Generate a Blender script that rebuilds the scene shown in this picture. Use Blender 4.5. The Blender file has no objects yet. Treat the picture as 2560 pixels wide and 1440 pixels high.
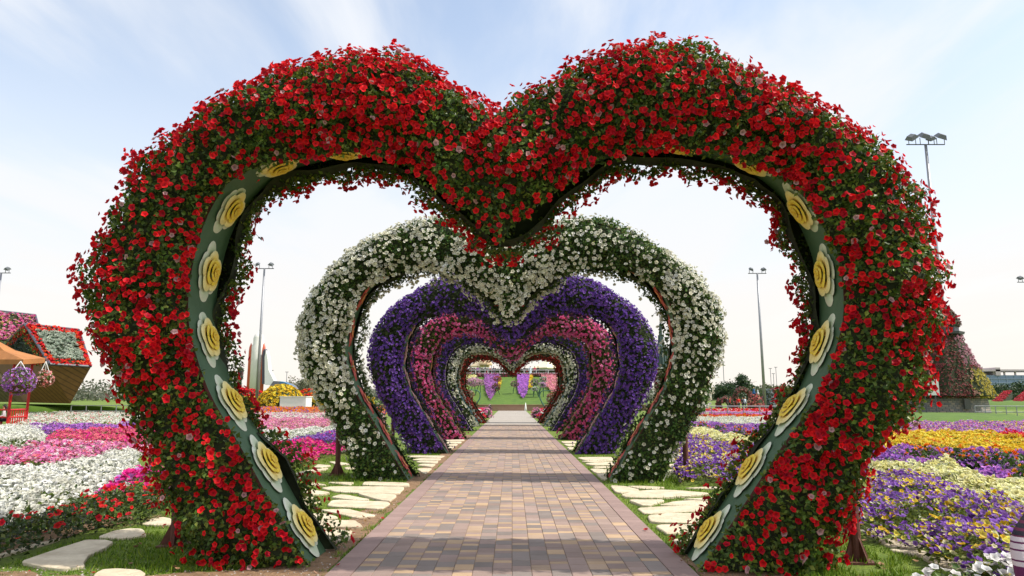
import bpy, math, random
import numpy as np
from mathutils import Vector, Matrix
R = math.radians
random.seed(7); rng = np.random.default_rng(7)
S = bpy.context.scene
COL = S.collection

# ---------------------------------------------------------------- camera, sky, sun, exposure
F_PX = 1690.0; CAM_H = 1.6; PITCH = math.atan(274.0/F_PX)
cam_d = bpy.data.cameras.new('camera'); cam = bpy.data.objects.new('camera', cam_d); COL.objects.link(cam)
cam.location = (0, 0, CAM_H); cam.rotation_euler = (R(90)+PITCH, 0, 0)
cam_d.sensor_width = 36; cam_d.lens = F_PX/2560*36; cam_d.clip_end = 5000; cam_d.clip_start = 0.05
S.camera = cam
SUN_EL, SUN_AZ = R(52), R(97)          # azimuth clockwise from +Y: the sun stands to the right
S.view_settings.view_transform = 'Standard'; S.view_settings.look = 'None'
S.view_settings.exposure = 0.55; S.view_settings.gamma = 1; S.view_settings.use_curve_mapping = False
sun_d = bpy.data.lights.new('sun', 'SUN'); sun_d.energy = 3.5; sun_d.angle = R(0.55); sun_d.color = (1, .94, .84)
sun = bpy.data.objects.new('sun', sun_d); COL.objects.link(sun)
sv = Vector((math.sin(SUN_AZ)*math.cos(SUN_EL), math.cos(SUN_AZ)*math.cos(SUN_EL), math.sin(SUN_EL)))
sun.rotation_euler = sv.to_track_quat('Z', 'Y').to_euler()
sun.location = (30, 0, 40)

def make_world():
    w = bpy.data.worlds.new('World'); S.world = w; w.use_nodes = True
    nt = w.node_tree; N = nt.nodes; L = nt.links
    for n in list(N): N.remove(n)
    def nd(t, **k):
        n = N.new(t)
        for a, b in k.items(): setattr(n, a, b)
        return n
    def m(op, a, b=None, clamp=False):
        n = nd('ShaderNodeMath', operation=op, use_clamp=clamp)
        for i, v in enumerate((a, b)):
            if v is None: continue
            if isinstance(v, (int, float)): n.inputs[i].default_value = v
            else: L.new(v, n.inputs[i])
        return n.outputs[0]
    out = nd('ShaderNodeOutputWorld'); bg = nd('ShaderNodeBackground'); bg.inputs[1].default_value = 0.125
    sky = nd('ShaderNodeTexSky', sky_type='NISHITA'); sky.sun_disc = False
    sky.sun_elevation = SUN_EL; sky.sun_rotation = SUN_AZ; sky.air_density = 1.0; sky.dust_density = 1.6; sky.ozone_density = 1.2
    tc = nd('ShaderNodeTexCoord'); sx = nd('ShaderNodeSeparateXYZ'); L.new(tc.outputs['Generated'], sx.inputs[0])
    z = m('MAXIMUM', sx.outputs[2], 0.03)
    zz = m('ADD', z, 0.05)
    u = m('DIVIDE', sx.outputs[0], zz); v = m('DIVIDE', sx.outputs[1], zz)
    cx = nd('ShaderNodeCombineXYZ'); L.new(m('MULTIPLY', u, 1.0), cx.inputs[0]); L.new(m('MULTIPLY', v, .34), cx.inputs[1])
    cx.inputs[2].default_value = 3.7
    n1 = nd('ShaderNodeTexNoise'); n1.inputs['Scale'].default_value = 1.25; n1.inputs['Detail'].default_value = 7; n1.inputs['Roughness'].default_value = .55
    n1.inputs['Distortion'].default_value = .5; L.new(cx.outputs[0], n1.inputs['Vector'])
    r = nd('ShaderNodeMapRange', interpolation_type='SMOOTHSTEP'); L.new(n1.outputs[0], r.inputs[0])
    r.inputs[1].default_value = .36; r.inputs[2].default_value = .60
    # thicker veil low down, clear gaps only high up
    hz = nd('ShaderNodeMapRange', interpolation_type='SMOOTHSTEP'); L.new(sx.outputs[2], hz.inputs[0])
    hz.inputs[1].default_value = .06; hz.inputs[2].default_value = .58; hz.inputs[3].default_value = .96; hz.inputs[4].default_value = .22
    # veil = 1-(1-hz)*(1-cloud*.85)
    fac = m('SUBTRACT', 1.0, m('MULTIPLY', m('SUBTRACT', 1.0, hz.outputs[0]), m('SUBTRACT', 1.0, m('MULTIPLY', r.outputs[0], .88))), clamp=True)
    # cloud colour: warm near the horizon, neutral higher
    wr = nd('ShaderNodeMapRange'); L.new(sx.outputs[2], wr.inputs[0]); wr.inputs[1].default_value = 0.0; wr.inputs[2].default_value = .28
    cm = nd('ShaderNodeMix', data_type='RGBA'); L.new(wr.outputs[0], cm.inputs[0])
    cm.inputs[6].default_value = (5.75, 5.35, 4.85, 1); cm.inputs[7].default_value = (5.2, 5.35, 5.6, 1)
    sk = nd('ShaderNodeMix', data_type='RGBA', blend_type='MULTIPLY'); sk.inputs[0].default_value = 1
    L.new(sky.outputs[0], sk.inputs[6]); sk.inputs[7].default_value = (1.5, 1.50, 1.42, 1)
    mx = nd('ShaderNodeMix', data_type='RGBA'); L.new(fac, mx.inputs[0]); L.new(sk.outputs[2], mx.inputs[6]); L.new(cm.outputs[2], mx.inputs[7])
    L.new(mx.outputs[2], bg.inputs[0]); L.new(bg.outputs[0], out.inputs[0])
make_world()

# ---------------------------------------------------------------- projection (photo pixel -> place at a true depth)
CP, SP = math.cos(PITCH), math.sin(PITCH)
def ray(px, py):
    xc = (px-1280)/F_PX; yc = (720-py)/F_PX
    return np.array([xc, CP-SP*yc, SP+CP*yc])
def P(px, py, Y):
    d = ray(px, py); t = Y/d[1]
    return np.array([d[0]*t, Y, CAM_H+d[2]*t])
def G(px, py, h=0.0):
    d = ray(px, py); t = (h-CAM_H)/min(d[2], -1e-4)
    return np.array([d[0]*t, d[1]*t, h])

# ---------------------------------------------------------------- colours, noise, materials
def lin(c):
    c = np.asarray(c, float)/255.0
    return np.where(c <= .04045, c/12.92, ((c+.055)/1.055)**2.4)
def vn(p, s=0):
    p = np.asarray(p, float); i = np.floor(p).astype(np.int64); f = p-i; f = f*f*(3-2*f)
    def h(dx, dy, dz):
        n = (i[..., 0]+dx)*374761393 + (i[..., 1]+dy)*668265263 + (i[..., 2]+dz)*1274126177 + s*974634777
        n &= 0xffffffff; n = ((n ^ (n >> 13))*1274126177) & 0xffffffff; n = n ^ (n >> 16)
        return n/4294967295.0
    r = 0
    for dx in (0, 1):
        for dy in (0, 1):
            for dz in (0, 1):
                r = r + h(dx, dy, dz)*(f[..., 0] if dx else 1-f[..., 0])*(f[..., 1] if dy else 1-f[..., 1])*(f[..., 2] if dz else 1-f[..., 2])
    return r
MATS = {}
def newmat(name):
    m = bpy.data.materials.new(name); m.use_nodes = True; nt = m.node_tree
    for n in list(nt.nodes): nt.nodes.remove(n)
    out = nt.nodes.new('ShaderNodeOutputMaterial'); MATS[name] = m
    return m, nt, out
def plant_mat(name, trans=.35, rough=.55, spec=.3):
    m, nt, out = newmat(name); N = nt.nodes; L = nt.links
    at = N.new('ShaderNodeAttribute'); at.attribute_name = 'Col'
    pb = N.new('ShaderNodeBsdfPrincipled'); pb.inputs['Roughness'].default_value = rough; pb.inputs['Specular IOR Level'].default_value = spec
    tr = N.new('ShaderNodeBsdfTranslucent'); mx = N.new('ShaderNodeMixShader'); mx.inputs[0].default_value = trans
    L.new(at.outputs[0], pb.inputs[0]); L.new(at.outputs[0], tr.inputs[0]); L.new(pb.outputs[0], mx.inputs[1]); L.new(tr.outputs[0], mx.inputs[2])
    L.new(mx.outputs[0], out.inputs[0]); return m
def mat(name, c, rough=.7, var=.25, scale=8, c2=None, bump=.0, metal=0, attr=False, stretch=(1, 1, 1), coat=0, dark=None):
    """opaque surface: base colour broken up by two noises; attr multiplies by the mesh's own colours"""
    m, nt, out = newmat(name); N = nt.nodes; L = nt.links
    pb = N.new('ShaderNodeBsdfPrincipled'); pb.inputs['Roughness'].default_value = rough; pb.inputs['Metallic'].default_value = metal
    L.new(pb.outputs[0], out.inputs[0])
    tc = N.new('ShaderNodeTexCoord'); mp = N.new('ShaderNodeMapping'); mp.inputs['Scale'].default_value = stretch
    L.new(tc.outputs['Object'], mp.inputs[0])
    nz = N.new('ShaderNodeTexNoise'); nz.inputs['Scale'].default_value = scale; nz.inputs['Detail'].default_value = 6; nz.inputs['Roughness'].default_value = .65
    L.new(mp.outputs[0], nz.inputs['Vector'])
    rp = N.new('ShaderNodeMapRange'); rp.inputs[1].default_value = .3; rp.inputs[2].default_value = .7
    L.new(nz.outputs[0], rp.inputs[0])
    mx = N.new('ShaderNodeMix'); mx.data_type = 'RGBA'; L.new(rp.outputs[0], mx.inputs[0])
    c = np.asarray(c, float)
    ca = c*(1-var); cb = c*(1+var) if c2 is None else np.asarray(c2, float)
    if c2 is not None: ca = c
    mx.inputs[6].default_value = (*np.clip(ca, 0, 1), 1); mx.inputs[7].default_value = (*np.clip(cb, 0, 1), 1)
    res = mx.outputs[2]
    if attr:
        at = N.new('ShaderNodeAttribute'); at.attribute_name = 'Col'
        m2 = N.new('ShaderNodeMix'); m2.data_type = 'RGBA'; m2.blend_type = 'MULTIPLY'; m2.inputs[0].default_value = 1
        L.new(res, m2.inputs[6]); L.new(at.outputs[0], m2.inputs[7]); res = m2.outputs[2]
    L.new(res, pb.inputs[0])
    if bump:
        n2 = N.new('ShaderNodeTexNoise'); n2.inputs['Scale'].default_value = scale*4; n2.inputs['Detail'].default_value = 5
        L.new(mp.outputs[0], n2.inputs['Vector'])
        bp = N.new('ShaderNodeBump'); bp.inputs['Strength'].default_value = bump; bp.inputs['Distance'].default_value = .02
        L.new(n2.outputs[0], bp.inputs['Height']); L.new(bp.outputs[0], pb.inputs['Normal'])
    return m
PETAL = plant_mat('petal', .32, .6, .2); LEAF = plant_mat('leaf', .30, .45, .35)
GRASS = plant_mat('grass_blade', .35, .5, .25)
CORE = mat('planting_soil', (.024, .034, .012), .95, .4, 14)
PANEL = mat('panel_paint', lin((58, 88, 60)), .65, .34, 2.2, c2=lin((76, 106, 76)), bump=.25)
RUST = mat('rusty_steel', lin((98, 58, 46)), .75, .3, 12, bump=.25)
REDSTEEL = mat('red_oxide_edge', lin((92, 46, 40)), .6, .25, 9)
PAINTED = mat('painted_relief', (.80, .78, .72), .5, .1, 5, c2=(1, 1, 1), attr=True)
ATTR = mat('coloured_surface', (1, 1, 1), .7, .12, 9, attr=True, bump=.1)
STONE = mat('flagstone', lin((178, 164, 138)), .9, .12, 4.5, c2=lin((216, 204, 178)), bump=.9)
STEEL = mat('grey_steel', lin((150, 152, 158)), .45, .08, 3, metal=.4)
DARKSTEEL = mat('dark_steel', lin((74, 76, 88)), .5, .12, 4)
WHITE = mat('white_paint', (.78, .78, .76), .5, .06, 3)

# ---------------------------------------------------------------- mesh helpers
def props(o, label=None, cat=None, group=None, kind=None):
    if label: o['label'] = label
    if cat: o['category'] = cat
    if group: o['group'] = group
    if kind: o['kind'] = kind
    return o
def empty(name, loc, label, cat, group=None, rz=0):
    o = bpy.data.objects.new(name, None); o.empty_display_size = .2; COL.objects.link(o)
    o.location = loc; o.rotation_euler = (0, 0, rz); return props(o, label, cat, group)
def link(name, me, parent=None):
    o = bpy.data.objects.new(name, me); COL.objects.link(o)
    if parent is not None:
        o.parent = parent
    return o
def trimesh(name, V, T, mats, C=None, MI=None, parent=None, smooth=False, local=None):
    """triangles given in WORLD space; local = matrix of the parent to undo"""
    V = np.asarray(V, np.float32)
    if local is not None:
        A = np.array(local.inverted()); V = (V @ A[:3, :3].T + A[:3, 3]).astype(np.float32)
    T = np.asarray(T, np.int32)
    me = bpy.data.meshes.new(name); me.vertices.add(len(V)); me.vertices.foreach_set('co', V.ravel())
    me.loops.add(T.size); me.loops.foreach_set('vertex_index', T.ravel())
    me.polygons.add(len(T)); me.polygons.foreach_set('loop_start', np.arange(0, T.size, T.shape[1], dtype=np.int32))
    if MI is not None: me.polygons.foreach_set('material_index', np.asarray(MI, np.int32))
    me.polygons.foreach_set('use_smooth', np.full(len(T), smooth))
    for m in (mats if isinstance(mats, (list, tuple)) else [mats]): me.materials.append(m)
    if C is not None:
        a = me.color_attributes.new('Col', 'FLOAT_COLOR', 'POINT')
        C4 = np.ones((len(V), 4), np.float32); C4[:, :3] = C; a.data.foreach_set('color', C4.ravel())
    me.update(calc_edges=True)
    return link(name, me, parent)
def mw(o):
    """matrix of a top-level or once/twice parented object without a depsgraph update"""
    m = Matrix.LocRotScale(o.location, o.rotation_euler, o.scale)
    return mw(o.parent) @ m if o.parent else m

class MB:
    """collects polygons (world space) and builds ONE mesh object"""
    def __init__(s): s.V = []; s.F = []; s.C = []; s.c = (1, 1, 1)
    def add(s, V, F):
        n = len(s.V); s.V += [tuple(v) for v in V]; s.F += [[i+n for i in f] for f in F]; s.C += [tuple(s.c)]*len(V)
        return s
    def col(s, c): s.c = tuple(c); return s
    def box(s, c, d, rz=0, rx=0, bev=0.0):
        c = Vector(c); x, y, z = [q/2 for q in d]
        M = Matrix.Rotation(rz, 3, 'Z') @ Matrix.Rotation(rx, 3, 'X')
        b = min(bev, x, y, z)
        if b <= 0:
            V = [c+M@Vector((i*x, j*y, k*z)) for k in (-1, 1) for j in (-1, 1) for i in (-1, 1)]
            return s.add(V, [(0, 2, 3, 1), (4, 5, 7, 6), (0, 1, 5, 4), (2, 6, 7, 3), (0, 4, 6, 2), (1, 3, 7, 5)])
        ring = lambda ex, ey, zz: [c+M@Vector(q) for q in ((-ex+b*0, -ey, zz), (ex, -ey, zz), (ex, ey, zz), (-ex, ey, zz))]
        V = ring(x-b, y-b, -z)+ring(x, y, -z+b)+ring(x, y, z-b)+ring(x-b, y-b, z)
        F = [(3, 2, 1, 0), (12, 13, 14, 15)]
        for k in range(3):
            for i in range(4): F.append((k*4+i, k*4+(i+1) % 4, k*4+4+(i+1) % 4, k*4+4+i))
        return s.add(V, F)
    def tube(s, pts, r, n=8, cap=True, close=False):
        pts = [Vector(p) for p in pts]; m = len(pts)
        rs = list(r) if isinstance(r, (list, tuple, np.ndarray)) else [r]*m
        V = []; ref = Vector((0.31, 0.2, 1)).normalized()
        for i, p in enumerate(pts):
            a = pts[max(i-1, 0)] if not close else pts[i-1]; b = pts[min(i+1, m-1)] if not close else pts[(i+1) % m]
            t = (b-a).normalized()
            u = t.cross(ref)
            if u.length < .15: u = t.cross(Vector((1, 0.1, 0)))
            u.normalize(); w = t.cross(u)
            V += [p+(u*math.cos(2*math.pi*k/n)+w*math.sin(2*math.pi*k/n))*rs[i] for k in range(n)]
        F = []
        for i in range(m if close else m-1):
            j = (i+1) % m
            for k in range(n): F.append((i*n+k, i*n+(k+1) % n, j*n+(k+1) % n, j*n+k))
        if cap and not close: F += [tuple(range(n))[::-1], tuple(range((m-1)*n, m*n))]
        return s.add(V, F)
    def lathe(s, c, prof, n=20, rot=None, sx=1, sy=1):
        c = Vector(c); V = []
        for r, z in prof:
            for k in range(n):
                a = 2*math.pi*k/n; v = Vector((r*math.cos(a)*sx, r*math.sin(a)*sy, z)); V.append(c+(rot@v if rot else v))
        F = [(i*n+k, i*n+(k+1) % n, (i+1)*n+(k+1) % n, (i+1)*n+k) for i in range(len(prof)-1) for k in range(n)]
        F += [tuple(range(n))[::-1], tuple(range((len(prof)-1)*n, len(prof)*n))]
        return s.add(V, F)
    def poly(s, pts, th=None, d=(0, 0, -1)):
        """flat polygon, extruded by th along d"""
        pts = [Vector(p) for p in pts]; n = len(pts)
        if not th: return s.add(pts, [tuple(range(n))])
        q = [p+Vector(d)*th for p in pts]
        return s.add(pts+q, [tuple(range(n)), tuple(range(n, 2*n))[::-1]]+[(i, i+n, (i+1) % n+n, (i+1) % n) for i in range(n)])
    def build(s, name, m, parent=None, smooth=False, local=True):
        V = s.V
        if parent is not None:
            A = mw(parent).inverted(); V = [A@Vector(v) for v in V]
        me = bpy.data.meshes.new(name); me.from_pydata([tuple(v) for v in V], [], s.F)
        for q in (m if isinstance(m, (list, tuple)) else [m]): me.materials.append(q)
        a = me.color_attributes.new('Col', 'FLOAT_COLOR', 'POINT')
        C4 = np.ones((len(V), 4), np.float32); C4[:, :3] = np.array(s.C); a.data.foreach_set('color', C4.ravel())
        if smooth: me.polygons.foreach_set('use_smooth', [True]*len(me.polygons))
        me.update()
        return link(name, me, parent)
    def tris(s):
        T = [(f[0], f[i], f[i+1]) for f in s.F for i in range(1, len(f)-1)]
        return np.array([tuple(v) for v in s.V]), np.array(T)

# ---------------------------------------------------------------- plant templates and scattering
def petunia(rs, lobes=5, throat=.42, seg=2):
    n = lobes*seg; V = [(0, 0, -throat)]; C = [.35]
    for k in range(n):
        a = 2*math.pi*k/n; r = (1.0 if k % seg else .8)*rs.uniform(.9, 1.1)
        V.append((r*math.cos(a), r*math.sin(a), rs.uniform(-.16, .12))); C.append(rs.uniform(.88, 1.08))
    return np.array(V), np.array([(0, k+1, (k+1) % n+1) for k in range(n)]), np.array(C)
_r = random.Random(3)
PET = [petunia(_r) for _ in range(5)]; PETS = [petunia(_r, 5, .35, 1) for _ in range(4)]
def pompon(rs):
    V, T, C = [], [], []
    for k in range(9):
        a = 2.4*k; e = 1.35-1.25*k/9; o = len(V)
        d = np.array([math.cos(a)*math.cos(e), math.sin(a)*math.cos(e), math.sin(e)]); t = np.cross(d, [.1, .2, 1]); t /= np.linalg.norm(t)
        V += [tuple(d*.2+t*.42), tuple(d*.2-t*.42), tuple(d)]; T.append((o, o+1, o+2)); C += [.7, .7, 1.1]
    return np.array(V), np.array(T), np.array(C)
POM = [pompon(_r) for _ in range(3)]
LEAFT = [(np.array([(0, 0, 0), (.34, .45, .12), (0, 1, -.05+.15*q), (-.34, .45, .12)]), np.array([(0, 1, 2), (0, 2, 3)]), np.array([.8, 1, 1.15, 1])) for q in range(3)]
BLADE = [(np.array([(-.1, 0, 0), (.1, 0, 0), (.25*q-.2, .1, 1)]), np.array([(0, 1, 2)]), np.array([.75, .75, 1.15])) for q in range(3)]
def unit(a): return a/np.maximum(np.linalg.norm(a, axis=-1, keepdims=True), 1e-9)
def scatter(tmpl, pos, nrm, size, col, up=None):
    """copies of a few templates, z of the template along nrm; returns V, T, C"""
    n = len(pos); pos = np.asarray(pos); nrm = unit(np.asarray(nrm))
    a = rng.normal(size=(n, 3)) if up is None else np.tile(np.asarray(up, float), (n, 1))+rng.normal(size=(n, 3))*.45
    t = unit(np.cross(a, nrm)); b = np.cross(nrm, t)
    size = np.broadcast_to(np.asarray(size, float), (n,)); pick = rng.integers(0, len(tmpl), n)
    VV, TT, CC = [], [], []; off = 0
    for k, (tv, tf, tcl) in enumerate(tmpl):
        q = np.where(pick == k)[0]
        if not len(q): continue
        v = (tv[None, :, 0, None]*t[q][:, None]+tv[None, :, 1, None]*b[q][:, None]+tv[None, :, 2, None]*nrm[q][:, None])*size[q][:, None, None]+pos[q][:, None]
        c = col[q][:, None, :]*tcl[None, :, None]
        f = tf[None]+(np.arange(len(q))*len(tv))[:, None, None]+off
        VV.append(v.reshape(-1, 3)); CC.append(c.reshape(-1, 3)); TT.append(f.reshape(-1, 3)); off += len(q)*len(tv)
    return np.concatenate(VV), np.concatenate(TT), np.concatenate(CC)
def sample(V, T, n):
    A = V[T[:, 0]]; B = V[T[:, 1]]; Cc = V[T[:, 2]]; N = np.cross(B-A, Cc-A); ar = np.linalg.norm(N, axis=1)/2
    i = rng.choice(len(T), n, p=ar/ar.sum()); r1 = np.sqrt(rng.random(n))[:, None]; r2 = rng.random(n)[:, None]
    return A[i]*(1-r1)+B[i]*(r1*(1-r2))+Cc[i]*(r1*r2), unit(N)[i], ar.sum()
def jcol(cols, n, dv=.18, weights=None):
    cols = np.asarray(cols, float).reshape(-1, 3); k = rng.choice(len(cols), n, p=weights)
    return np.clip(cols[k]*(1+rng.normal(size=(n, 1))*dv), 0.002, 1)
GREENS = [(.075, .14, .022), (.05, .10, .016), (.11, .18, .026), (.18, .22, .035)]
def leaves_on(V, T, n, size=.05, cols=GREENS, depth=.05, tilt=.8, w=None):
    p, N, _ = sample(V, T, n)
    return scatter(LEAFT, p-N*rng.random((n, 1))*depth+N*.01, N+rng.normal(size=(n, 3))*tilt, size*rng.uniform(.6, 1.3, n), jcol(cols, n, .25, w))
def merge(parts):
    V, T, C, M = [], [], [], []; o = 0
    for (v, t, c), mi in parts:
        V.append(v); T.append(t+o); C.append(c); M.append(np.full(len(t), mi)); o += len(v)
    return np.concatenate(V), np.concatenate(T), np.concatenate(C), np.concatenate(M)
def grid_tris(nu, nv):
    i = np.arange(nu-1)[:, None]*nv+np.arange(nv-1)[None]; i = i.ravel()
    return np.concatenate([np.stack([i, i+1, i+nv+1], 1), np.stack([i, i+nv+1, i+nv], 1)])
def in_poly(x, y, poly):
    poly = np.asarray(poly); r = np.zeros(len(x), bool); j = len(poly)-1
    for i in range(len(poly)):
        xi, yi = poly[i][:2]; xj, yj = poly[j][:2]
        c = ((yi > y) != (yj > y)) & (x < (xj-xi)*(y-yi)/(yj-yi+1e-12)+xi); r ^= c; j = i
    return r
def spline(pts, n):
    pts = np.asarray(pts, float); m = len(pts); t = np.linspace(0, m-1, n); i = np.clip(t.astype(int), 0, m-2); f = (t-i)[:, None]
    p0 = pts[np.clip(i-1, 0, m-1)]; p1 = pts[i]; p2 = pts[i+1]; p3 = pts[np.clip(i+2, 0, m-1)]
    return .5*((2*p1)+(-p0+p2)*f+(2*p0-5*p1+4*p2-p3)*f*f+(-p0+3*p1-3*p2+p3)*f**3)
#@@STRUCT
# ---------------------------------------------------------------- the ground
def make_ground():
    m, nt, out = newmat('lawn_and_earth'); N = nt.nodes; L = nt.links
    pb = N.new('ShaderNodeBsdfPrincipled'); pb.inputs['Roughness'].default_value = .9; L.new(pb.outputs[0], out.inputs[0])
    tc = N.new('ShaderNodeTexCoord')
    def noise(sc, d=6):
        n = N.new('ShaderNodeTexNoise'); n.inputs['Scale'].default_value = sc; n.inputs['Detail'].default_value = d; n.inputs['Roughness'].default_value = .7
        L.new(tc.outputs['Object'], n.inputs['Vector']); return n.outputs[0]
    def mix(f, a, b, lo, hi):
        r = N.new('ShaderNodeMapRange'); r.inputs[1].default_value = lo; r.inputs[2].default_value = hi; L.new(f, r.inputs[0])
        x = N.new('ShaderNodeMix'); x.data_type = 'RGBA'; L.new(r.outputs[0], x.inputs[0])
        for k, v in ((6, a), (7, b)):
            if isinstance(v, tuple): x.inputs[k].default_value = (*v, 1)
            else: L.new(v, x.inputs[k])
        return x.outputs[2]
    g = mix(noise(1.3), (.10, .16, .012), (.17, .24, .016), .35, .65)
    g2 = mix(noise(26), (.045, .085, .008), g, .3, .55)
    e = mix(noise(14), (.13, .075, .035), (.26, .16, .085), .3, .7)
    r = mix(noise(.9, 8), g2, e, .60, .68)
    L.new(r, pb.inputs[0])
    bp = N.new('ShaderNodeBump'); bp.inputs['Strength'].default_value = .6; bp.inputs['Distance'].default_value = .03; L.new(noise(60), bp.inputs['Height']); L.new(bp.outputs[0], pb.inputs['Normal'])
    b = MB(); b.poly([(-900, -60, 0), (900, -60, 0), (900, 1600, 0), (-900, 1600, 0)])
    o = b.build('ground', m); props(o, 'green lawn and bare earth around the path', 'ground', None, 'structure')
make_ground()
SOIL = mat('brown_earth', (.15, .085, .042), .95, .3, 9, c2=(.30, .185, .10), bump=1.0)

PATH_W = 1.68; COLS = 16; INNER = 1.452; PATH_Y0, PATH_Y1 = .6, 41.0
def make_path():
    b = MB(); b.poly([(-PATH_W, PATH_Y0, .012), (PATH_W, PATH_Y0, .012), (PATH_W, PATH_Y1, .012), (-PATH_W, PATH_Y1, .012)])
    o = b.build('path_bed', mat('joint_sand', (.36, .25, .15), .95, .25, 30)); props(o, 'sandy joints under the brick pavers', 'path', None, 'structure')
    rs = random.Random(11); p = MB(); w = 2*INNER/COLS; g = .004
    TAN = (.47, .335, .215); MAUVE = (.325, .242, .213); GREY = (.25, .212, .195); TAN2 = (.41, .30, .215)
    for c in range(COLS):
        x0 = -INNER+c*w; y = PATH_Y0+rs.uniform(0, .2); last = None
        while y < PATH_Y1-.25:
            if rs.random() < .42: ln = .105; k = rs.choices((TAN, TAN2, MAUVE), (6, 2, 2))[0]
            else: ln = .205; k = rs.choices((MAUVE, GREY, TAN2, TAN), (5, 4.2, .9, .5))[0]
            if k is last and k is TAN: k = MAUVE
            last = k; q = rs.uniform(.86, 1.14); p.col([v*q for v in k]); z = .020+rs.uniform(-.0012, .0012)
            xa, xb, ya, yb = x0+g/2, x0+w-g/2, y+g/2, y+ln-g/2; e = .004
            V = [(xa, ya, .012), (xb, ya, .012), (xb, yb, .012), (xa, yb, .012), (xa, ya, z-e), (xb, ya, z-e), (xb, yb, z-e), (xa, yb, z-e),
                 (xa+e, ya+e, z), (xb-e, ya+e, z), (xb-e, yb-e, z), (xa+e, yb-e, z)]
            F = [(8, 9, 10, 11)]+[(i+4, (i+1) % 4+4, (i+1) % 4+8, i+8) for i in range(4)]+[(i, (i+1) % 4, (i+1) % 4+4, i+4) for i in range(4)]
            p.add(V, F); y += ln
    o = p.build('path', mat('brick_pavers', (.80, .76, .70), .85, .22, 1.7, c2=(1.0, .98, .96), attr=True, bump=.5)); props(o, 'brick path of tan mauve and grey pavers', 'path', None, 'structure')
    p = MB()
    for s in (-1, 1):
        y = PATH_Y0
        while y < PATH_Y1-.3:
            ln = .21; q = rs.uniform(.9, 1.1); p.col((.315*q, .215*q, .19*q))
            for k in range(1):
                xa = s*INNER+s*.003; xb = s*PATH_W
                z = .024; e = .004; xa, xb = min(xa, xb), max(xa, xb); ya, yb = y+.0015, y+ln-.0015
                V = [(xa, ya, 0), (xb, ya, 0), (xb, yb, 0), (xa, yb, 0), (xa, ya, z), (xb, ya, z), (xb, yb, z), (xa, yb, z)]
                p.add(V, [(4, 5, 6, 7)]+[(i, (i+1) % 4, (i+1) % 4+4, i+4) for i in range(4)])
            y += ln
    o = p.build('path_edging', mat('edging_pavers', (1, 1, 1), .8, .16, 4, attr=True, bump=.35)); props(o, 'mauve edging pavers along both path sides', 'path edging', None, 'structure')
    b = MB(); b.poly([(-PATH_W, PATH_Y1, .018), (PATH_W, PATH_Y1, .018), (PATH_W, 86, .018), (-PATH_W, 86, .018)])
    for k in range(9): b.box((0, 44+k*5, .021), (2*PATH_W, .03, .01))
    o = b.build('far_path', mat('pale_concrete', lin((158, 150, 140)), .85, .1, 2.5, bump=.2)); props(o, 'pale concrete end of the path', 'path', None, 'structure')
make_path()
def ragged(pts, amp=.05, step=.12, seed=1):
    out = []; n = len(pts)
    for i in range(n):
        a = np.array(pts[i][:2], float); b = np.array(pts[(i+1) % n][:2], float); m = max(1, int(np.linalg.norm(b-a)/step))
        for k in range(m):
            q = a+(b-a)*k/m; w = np.array([vn(np.array([q[0]*4, q[1]*4, seed*3.1])), vn(np.array([q[0]*4, q[1]*4, seed*5.7+40])) ])-.5; out.append(q+w*amp*2)
    return out
def soil_patch(pts, seed, amp=.06):
    b = MB(); b.poly([(q[0], q[1], .003+.0022*(seed-1)) for q in ragged(pts, amp, .1, seed)])
    o = b.build('bare_soil', SOIL); props(o, 'bare brown earth', 'soil', None, 'structure'); return pts
SOILS = [soil_patch([(-1.72, 6), (-1.72, 9), (-1.72, 13), (-1.72, 30), (-2.02, 30), (-2.05, 13), (-2.1, 10.5), (-2.15, 9), (-2.35, 7.9), (-2.5, 7.2), (-2.2, 6.6)], 2, .07),
         soil_patch([(-1.72, 3), (-1.72, 6.6), (-2.1, 6.85), (-3.4, 6.45), (-4.2, 6.5), (-5.3, 6.8), (-6.5, 6.4), (-6.5, 3)], 3, .09),
         soil_patch([(1.72, 5), (1.72, 7.6), (1.85, 7.7), (2.1, 7.0), (2.5, 6.7), (2.9, 5)], 4, .05),
         soil_patch([G(0, 1330)[:2], G(140, 1325)[:2], G(330, 1290)[:2], G(330, 1300)[:2], G(190, 1338)[:2], G(0, 1395)[:2], G(-150, 1420)[:2], G(-150, 1370)[:2]], 5, .08)]
#@@ARCH
# ---------------------------------------------------------------- heart arches
I_PX = [(770, 1410), (690, 1270), (605, 1115), (530, 985), (487, 860), (474, 770), (486, 660), (520, 545), (580, 450), (665, 388), (770, 355), (880, 345), (970, 355), (1055, 390), (1140, 445), (1212, 512), (1256, 545), (1280, 563)]
O_PX = [(460, 1400), (402, 1290), (335, 1130), (270, 1000), (225, 880), (205, 760), (218, 620), (285, 478), (392, 350), (515, 262), (640, 185), (765, 132), (880, 108), (1000, 125), (1120, 180), (1210, 232), (1260, 262), (1280, 285)]
NR = 61
def heart_curves():
    I = np.array([P(x, y, 6.78+.05*abs(x-1280)/248)[[0, 2]] for x, y in I_PX]); O = np.array([P(x, y, 6.66+.05*abs(x-1280)/245)[[0, 2]] for x, y in O_PX])
    I[:, 0] += .10; O[:, 0] += .10
    I[0, 1] = 0; O[0, 1] = 0; I[-1, 0] = 0; O[-1, 0] = 0
    c = I.mean(0); d = np.zeros_like(O); 
    I = spline(I, NR); O = spline(O, NR)
    O = O-unit(O-I)*.13; O[-1, 0] = 0; O[0, 1] = 0
    mir = np.array([-1, 1])
    return np.concatenate([I, (I*mir)[::-1][1:]]), np.concatenate([O, (O*mir)[::-1][1:]])
HI, HO = heart_curves(); NF = len(HI)
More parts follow.
